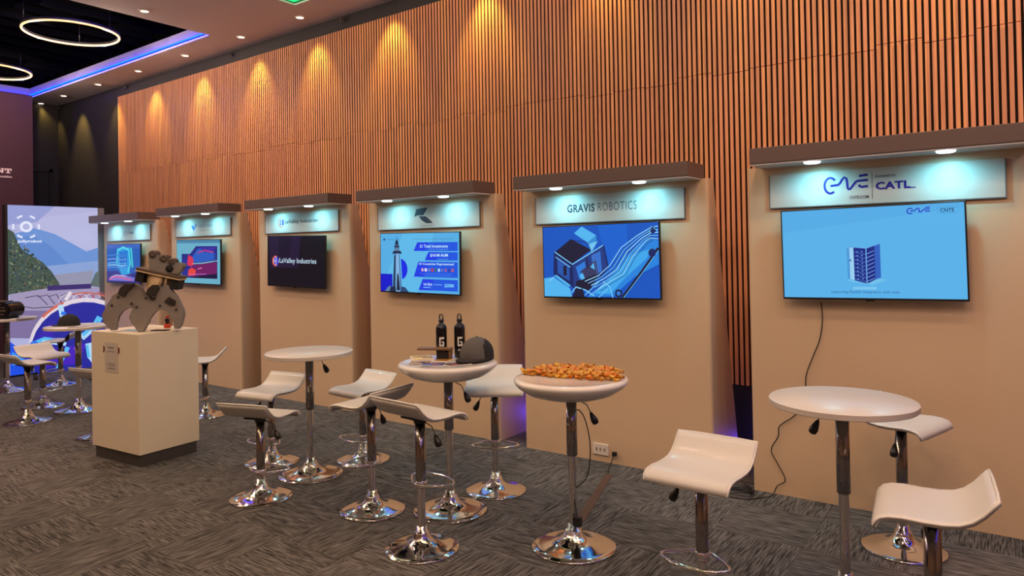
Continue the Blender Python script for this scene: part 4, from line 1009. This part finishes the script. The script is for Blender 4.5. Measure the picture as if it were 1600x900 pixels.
# ------------------------------------------------------------------ lit banner on the left
BX, BY0, BY1, BZ = -11.35, 3.73, 4.90, 2.39
t = empty('light_box_banner', (BX, (BY0+BY1)/2, 0), PI/2, 'tall lit banner showing mountains and a blue pipe opening', 'banner')
bw, bh = BY1-BY0, BZ-0.03
fr = MB(); fr.box(-bw/2, bw/2, 0.004, 0.10, 0.03, BZ, M['grey_metal']); fr.build('frame', None, t)
fe = MB(); fe.box(bw/2+0.0005, bw/2+0.09, -0.004, 0.10, 0.0, BZ, mat('aluminium_edge', (0.20, 0.22, 0.25), 0.4)); fe.box(-bw/2-0.03, -bw/2-0.0005, -0.004, 0.10, 0.0, BZ, M['black']); fe.build('edge_profile', None, t)
ft = MB(); ft.box(-bw/2, bw/2, -0.004, 0.10, 0.0, 0.0295, M['black']); ft.build('bottom_rail', None, t)
def bart(p):
    q = 0.95
    sky = [(178, 180, 222), (170, 174, 220), (186, 186, 226)]
    p.rect(S(sky[0], q), 0, 0, 1, 1); p.poly(S(sky[2], q), [(0.2, 0.92), (1, 0.98), (1, 0.72), (0.6, 0.76)]); p.poly(S((150, 160, 215), q), [(0, 1), (0.5, 1), (0.3, 0.9), (0, 0.88)])
    p.poly(S((110, 148, 214), q), [(0, 0.82), (0.28, 0.865), (0.5, 0.83), (0.7, 0.77), (0.86, 0.72), (1, 0.745), (1, 0.55), (0, 0.55)])
    p.poly(S((96, 138, 208), q), [(0, 0.80), (0.25, 0.82), (0.45, 0.76), (0.62, 0.66), (0.8, 0.60), (1, 0.58), (1, 0.55), (0, 0.55)])
    p.poly(S((140, 165, 215), q), [(0.3, 0.63), (1, 0.66), (1, 0.52), (0.3, 0.52)])
    p.poly(S((150, 150, 175), q), [(0.5, 0.58), (0.95, 0.60), (0.9, 0.50), (0.45, 0.50)])
    p.poly(S((66, 84, 74), q), [(0, 0.86), (0.06, 0.84), (0.14, 0.74), (0.24, 0.70), (0.36, 0.66), (0.46, 0.60), (0.55, 0.52), (0.50, 0.49), (0, 0.47)])
    rn = random.Random(5)
    for k in range(420):
        u_ = rn.uniform(0.01, 0.5); v_ = rn.uniform(0.48, 0.80)
        if v_ > 0.86-0.60*u_: continue
        c = rn.choice([(44, 60, 50), (92, 108, 84), (58, 78, 96), (120, 130, 104), (36, 44, 52), (104, 92, 70)])
        p.disc(S(c, q), u_, v_, rn.uniform(0.006, 0.015), None, 0, 360, 6)
    p.poly(S((96, 110, 110), q), [(0.88, 0.50), (0.95, 0.58), (1, 0.60), (1, 0.49)])
    p.poly(S((162, 152, 188), q), [(0, 0.475), (0.4, 0.50), (1, 0.49), (1, 0.30), (0, 0.26)])
    p.rect(S((60, 44, 110), q), 0.40, 0.485, 0.90, 0.515)
    p.poly(S((126, 112, 160), q), [(0, 0.38), (0.5, 0.36), (0.3, 0.2), (0, 0.22)])
    for k in range(4): p.line(S((80, 54, 90), q), [(0.16+0.13*k, 0.45), (0.30+0.10*k, 0.46), (0.40+0.08*k, 0.40)], 0.012)
    p.line(S((30, 26, 40), q), [(0.0, 0.415), (0.25, 0.385), (0.5, 0.385), (0.7, 0.40)], 0.01)
    # pipe collar and opening
    for k in range(6): p.arc(S((176, 70, 84) if k % 2 else (214, 200, 220), q), 0.62+0.075*k, 0.40, 0.10, 0.012, 20, 165, 12, 0.055)
    p.disc(S((226, 214, 226), q), 0.80, 0.15, 0.605, 0.278, 10, 175, 40)
    p.arc(S((216, 104, 84), q), 0.80, 0.15, 0.595, 0.035, 112, 140, 14, 0.275); p.arc(S((200, 110, 100), q), 0.80, 0.16, 0.60, 0.022, 62, 100, 14, 0.30)
    p.disc(S((34, 40, 158), q), 0.80, 0.125, 0.585, 0.277)
    p.poly(S((34, 40, 158), q), [(0.24, 0.12), (1, 0.12), (1, 0.0), (0.25, 0.0)])
    p.poly(S((54, 36, 176), q), [(0.26, 0.20), (0.45, 0.30), (0.48, 0.14), (0.27, 0.06)]); p.poly(S((70, 34, 190), q), [(0.27, 0.12), (0.85, 0.14), (0.7, 0.02), (0.3, 0.02)])
    p.line(S((230, 220, 230), q), [(0.60, 0.42), (0.66, 0.47)], 0.05)
    cy = S((90, 190, 245), q); cw = S((180, 220, 250), q); cb = S((40, 120, 235), q)
    p.line(cw, [(0.54, 0.395), (0.56, 0.33), (0.62, 0.27)], 0.07); p.line(cb, [(0.55, 0.345), (0.60, 0.335)], 0.05); p.poly(cy, [(0.60, 0.24), (0.60, 0.30), (0.72, 0.30), (0.76, 0.22)]); p.line(cw, [(0.66, 0.26), (0.82, 0.17)], 0.05)
    p.line(cy, [(0.80, 0.19), (0.92, 0.23), (1.0, 0.30)], 0.09); p.line(cw, [(0.82, 0.18), (1.0, 0.26)], 0.04); p.line(cb, [(0.9, 0.20), (0.97, 0.27)], 0.03)
    p.line(cy, [(0.22, 0.165), (0.36, 0.19), (0.56, 0.165)], 0.08); p.line(cw, [(0.34, 0.18), (0.6, 0.15)], 0.05); p.disc(cb, 0.25, 0.165, 0.05)
    p.line(cy, [(0.62, 0.13), (0.55, 0.06), (0.5, 0.0)], 0.06); p.line(cw, [(0.86, 0.14), (0.88, 0.06), (0.96, 0.0)], 0.09); p.line(cy, [(0.84, 0.13), (0.86, 0.05)], 0.04)
    p.poly(S((24, 80, 230), q), [(0, 0.20), (0.10, 0.15), (0.24, 0.10), (0.24, 0.0), (0, 0.0)]); p.poly(S((60, 150, 240), q), [(0.02, 0.14), (0.14, 0.09), (0.2, 0.05), (0.02, 0.06)])
    p.line(S((210, 160, 215), q), [(0.70, 0.12), (0.75, 0.05), (0.77, 0.0)], 0.02); p.line(S((190, 150, 220), q), [(0.28, 0.14), (0.30, 0.05)], 0.012)
    # ring mark and caption at the top left
    w_ = S((225, 230, 250), 1.0)
    p.arc(w_, 0.18, 0.872, 0.052, 0.034, 0, 360)
    for a in (60, 120, 180, 240, 300, 0): p.arc(w_, 0.18, 0.872, 0.135, 0.026, a-13, a+13, 5)
    p.text(w_, 'jollyrobot', 0.085, 0.772, 0.345, 0.795, 0.03)
p = Pic(bw, bh, -0.0008, 0.00012); bart(p); o = p.build('printed_face', t); o.location = (0, 0.002, 0.03+bh/2)

# maroon stage backdrop on the far left
t = empty('stage_backdrop', (-14.25, 1.4, 0), 0, 'tall maroon backdrop panel with white serif lettering at the left edge', 'backdrop')
bd = MB(); bd.box(-0.06, 0.0, -2.6, 3.68, 0.0, HC-0.03, M['maroon']); bd.build('panel', None, t)
WT = mat('backdrop_lettering', (0.80, 0.62, 0.62), 0.6, emit=(0.8, 0.55, 0.55), estr=0.25)
def slab(p, m, kind, u0, v0, u1, v1):
    w_, h_ = u1-u0, v1-v0
    R = lambda a, b_, c, d_: p.rect(m, u0+w_*a, v0+h_*b_, u0+w_*c, v0+h_*d_)
    if kind == 'T': R(0.36, 0, 0.64, 1); R(0.0, 0.76, 1, 1); R(0, 0.5, 0.16, 1); R(0.84, 0.5, 1, 1); R(0.2, 0, 0.8, 0.2)
    else:
        R(0.08, 0, 0.30, 1); R(0.70, 0, 0.92, 1); p.poly(m, [(u0+w_*0.08, v0+h_), (u0+w_*0.34, v0+h_), (u0+w_*0.92, v0), (u0+w_*0.66, v0)])
        R(0, 0, 0.4, 0.16); R(0, 0.84, 0.34, 1); R(0.6, 0.84, 1, 1)
p = Pic(1.0, 1.0, 0, 0.001)
slab(p, WT, 'T', 0.895, 0.52, 1.0, 0.60); slab(p, WT, 'N', 0.77, 0.52, 0.885, 0.60)
p.text(WT, 'convencción'[-6:], 0.77, 0.44, 1.0, 0.475, 0.03)
o = p.build('lettering', t); o.rotation_euler = (0, 0, PI/2); o.location = (0.0015, 3.35-0.5, 3.11)
p = Pic(1.0, 1.0, 0, 0.001); p.line(WT, [(0.6, 0.62), (0.52, 0.78), (0.44, 0.62)], 0.05); p.line(WT, [(0.48, 0.68), (0.56, 0.68)], 0.03)
o = p.build('lower_letter', t); o.rotation_euler = (0, 0, PI/2); o.location = (0.0015, 2.66, 1.62)

# ------------------------------------------------------------------ cables and tape
def smooth_path(pts, n=6):
    P = [Vector(p) for p in pts]; out = []
    for i in range(len(P)-1):
        p0, p1, p2, p3 = P[max(i-1, 0)], P[i], P[i+1], P[min(i+2, len(P)-1)]
        for k in range(n):
            s = k/n; out.append(0.5*((2*p1)+(-p0+p2)*s+(2*p0-5*p1+4*p2-p3)*s*s+(-p0+3*p1-3*p2+p3)*s**3))
    out.append(P[-1]); return out
def px_y(px, py, D):
    v = d*FPX + r*0
    a = (px-800)/FPX; b_ = -(py-450)/FPX - 0.0661456
    v = d + r2*a + u2*b_; s = D/v.y; return Vector((0, 0, 1.65)) + v*s
def px_z(px, py, z=0.0):
    a = (px-800)/FPX; b_ = -(py-450)/FPX - 0.0661456
    v = d + r2*a + u2*b_; s = (z-1.65)/v.z; return Vector((0, 0, 1.65)) + v*s
wall_pts = [px_y(x, y, 4.765) for x, y in ((1283, 472), (1285, 500), (1281, 530), (1270, 558), (1260, 585), (1258, 612), (1250, 640), (1238, 652), (1218, 666), (1216, 682), (1205, 703), (1216, 726), (1227, 750))]
fl_pts = [px_z(x, y, 0.005) for x, y in ((1206, 774), (1185, 778), (1166, 780), (1140, 776))]
cb = MB(); cb.tube(smooth_path(wall_pts + [Vector((wall_pts[-1].x-0.05, 4.755, 0.06))] + fl_pts), 0.0035, M['cable'], 6)
o = cb.build('power_cable'); tag(o, 'thin black cable hanging from the battery-cabinet screen down to the carpet', 'cable')
# coil of spare cable in the gap between booths
cc = px_z(1150, 770, 0.006); pts = []
for k in range(90):
    a = k*0.33; rr = 0.07+0.025*sin(k*0.7)
    pts.append((cc.x+rr*cos(a)*1.2, cc.y+0.02+rr*sin(a), 0.006+0.0007*k))
cb = MB(); cb.tube(pts, 0.0035, M['cable'], 5); o = cb.build('coiled_cable'); tag(o, 'tangle of black cable on the carpet behind the camera-facing stool', 'cable')
lead = [px_y(958, 712, 4.762), px_y(957, 718, 4.755), px_z(952, 730, 0.012), px_z(950, 738, 0.006)]
cb = MB(); cb.tube(smooth_path(lead), 0.004, M['cable'], 6); o = cb.build('power_lead')
pg = MB(); pc = px_y(961, 709, 4.765); pg.box(pc.x-0.018, pc.x+0.018, 4.745, 4.7678, pc.z-0.016, pc.z+0.016, M['black'], bevel=0.004); q = pg.build('plug', None, o)
tag(o, 'short black lead plugged into the socket under the GRAVIS ROBOTICS booth', 'cable')
# taped run over the carpet
a_, b_ = px_z(951, 742), px_z(906, 815)
tp = MB(); dv = (b_-a_).normalized(); nn = Vector((-dv.y, dv.x, 0))*0.028
v_ = [a_-nn, a_+nn, b_+nn, b_-nn]; bm = tp.bm
lo = [bm.verts.new((w.x, w.y, 0.0004)) for w in v_]; up_ = [bm.verts.new((w.x, w.y, 0.003)) for w in v_]
bm.faces.new(lo); bm.faces.new(up_)
for k in range(4): bm.faces.new((lo[k], lo[(k+1) % 4], up_[(k+1) % 4], up_[k]))
o = tp.build('floor_tape', M['tape']); tag(o, 'brown strip of tape across the carpet from the wall socket to the sweets table', 'tape')
# cable of the sweets table
tx, ty = -2.045, 3.335
def off(px, py, dy): return px_y(px, py, ty+dy)
path = [off(893, 628, 0.035), off(897, 640, 0.03), off(905, 641, 0.0), off(914, 655, -0.02), off(921, 685, -0.02), off(922, 715, -0.02), off(917, 745, -0.02), off(903, 760, 0.0), off(897, 764, 0.0), off(899, 790, -0.02), off(902, 808, -0.03)]
cb = MB(); cb.tube(smooth_path(path), 0.0032, M['cable'], 6); o = cb.build('lamp_cable'); 
e_ = path[-1]; pg = MB(); pg.box(e_.x-0.022, e_.x+0.022, e_.y-0.018, e_.y+0.018, e_.z-0.05, e_.z+0.004, M['black'], bevel=0.005); pg.build('adapter', None, o)
tag(o, 'black cable looping beside the pole of the sweets table with a small adapter', 'cable')

# blue floor uplights behind the booths
for (x, y, pw, lb) in ((-3.56, 5.50, 1.2, 'blue floor uplight behind the gap left of the GRAVIS ROBOTICS booth'), (-1.66, 5.60, 0.4, 'blue floor uplight behind the gap left of the rightmost booth')):
    t = empty('floor_uplight', (x, y, 0), 0, lb, 'lamp', 'blue uplights behind the booths')
    MB().lathe([(0, 0), (0.05, 0), (0.05, 0.045), (0.04, 0.05)], M['black'], 20).build('housing', None, t)
    MB().lathe([(0, 0.046), (0.04, 0.046), (0.04, 0.05)], emat((60, 40, 255), 2.0), 20).build('lens', None, t)
    L = bpy.data.lights.new('uplight_light', 'POINT'); L.energy = P_BLUE*pw; L.color = (0.12, 0.05, 1.0); L.shadow_soft_size = 0.03
    lo_ = bpy.data.objects.new('uplight_light', L); C.objects.link(lo_); lo_.parent = t; lo_.location = (0, 0, 0.10)
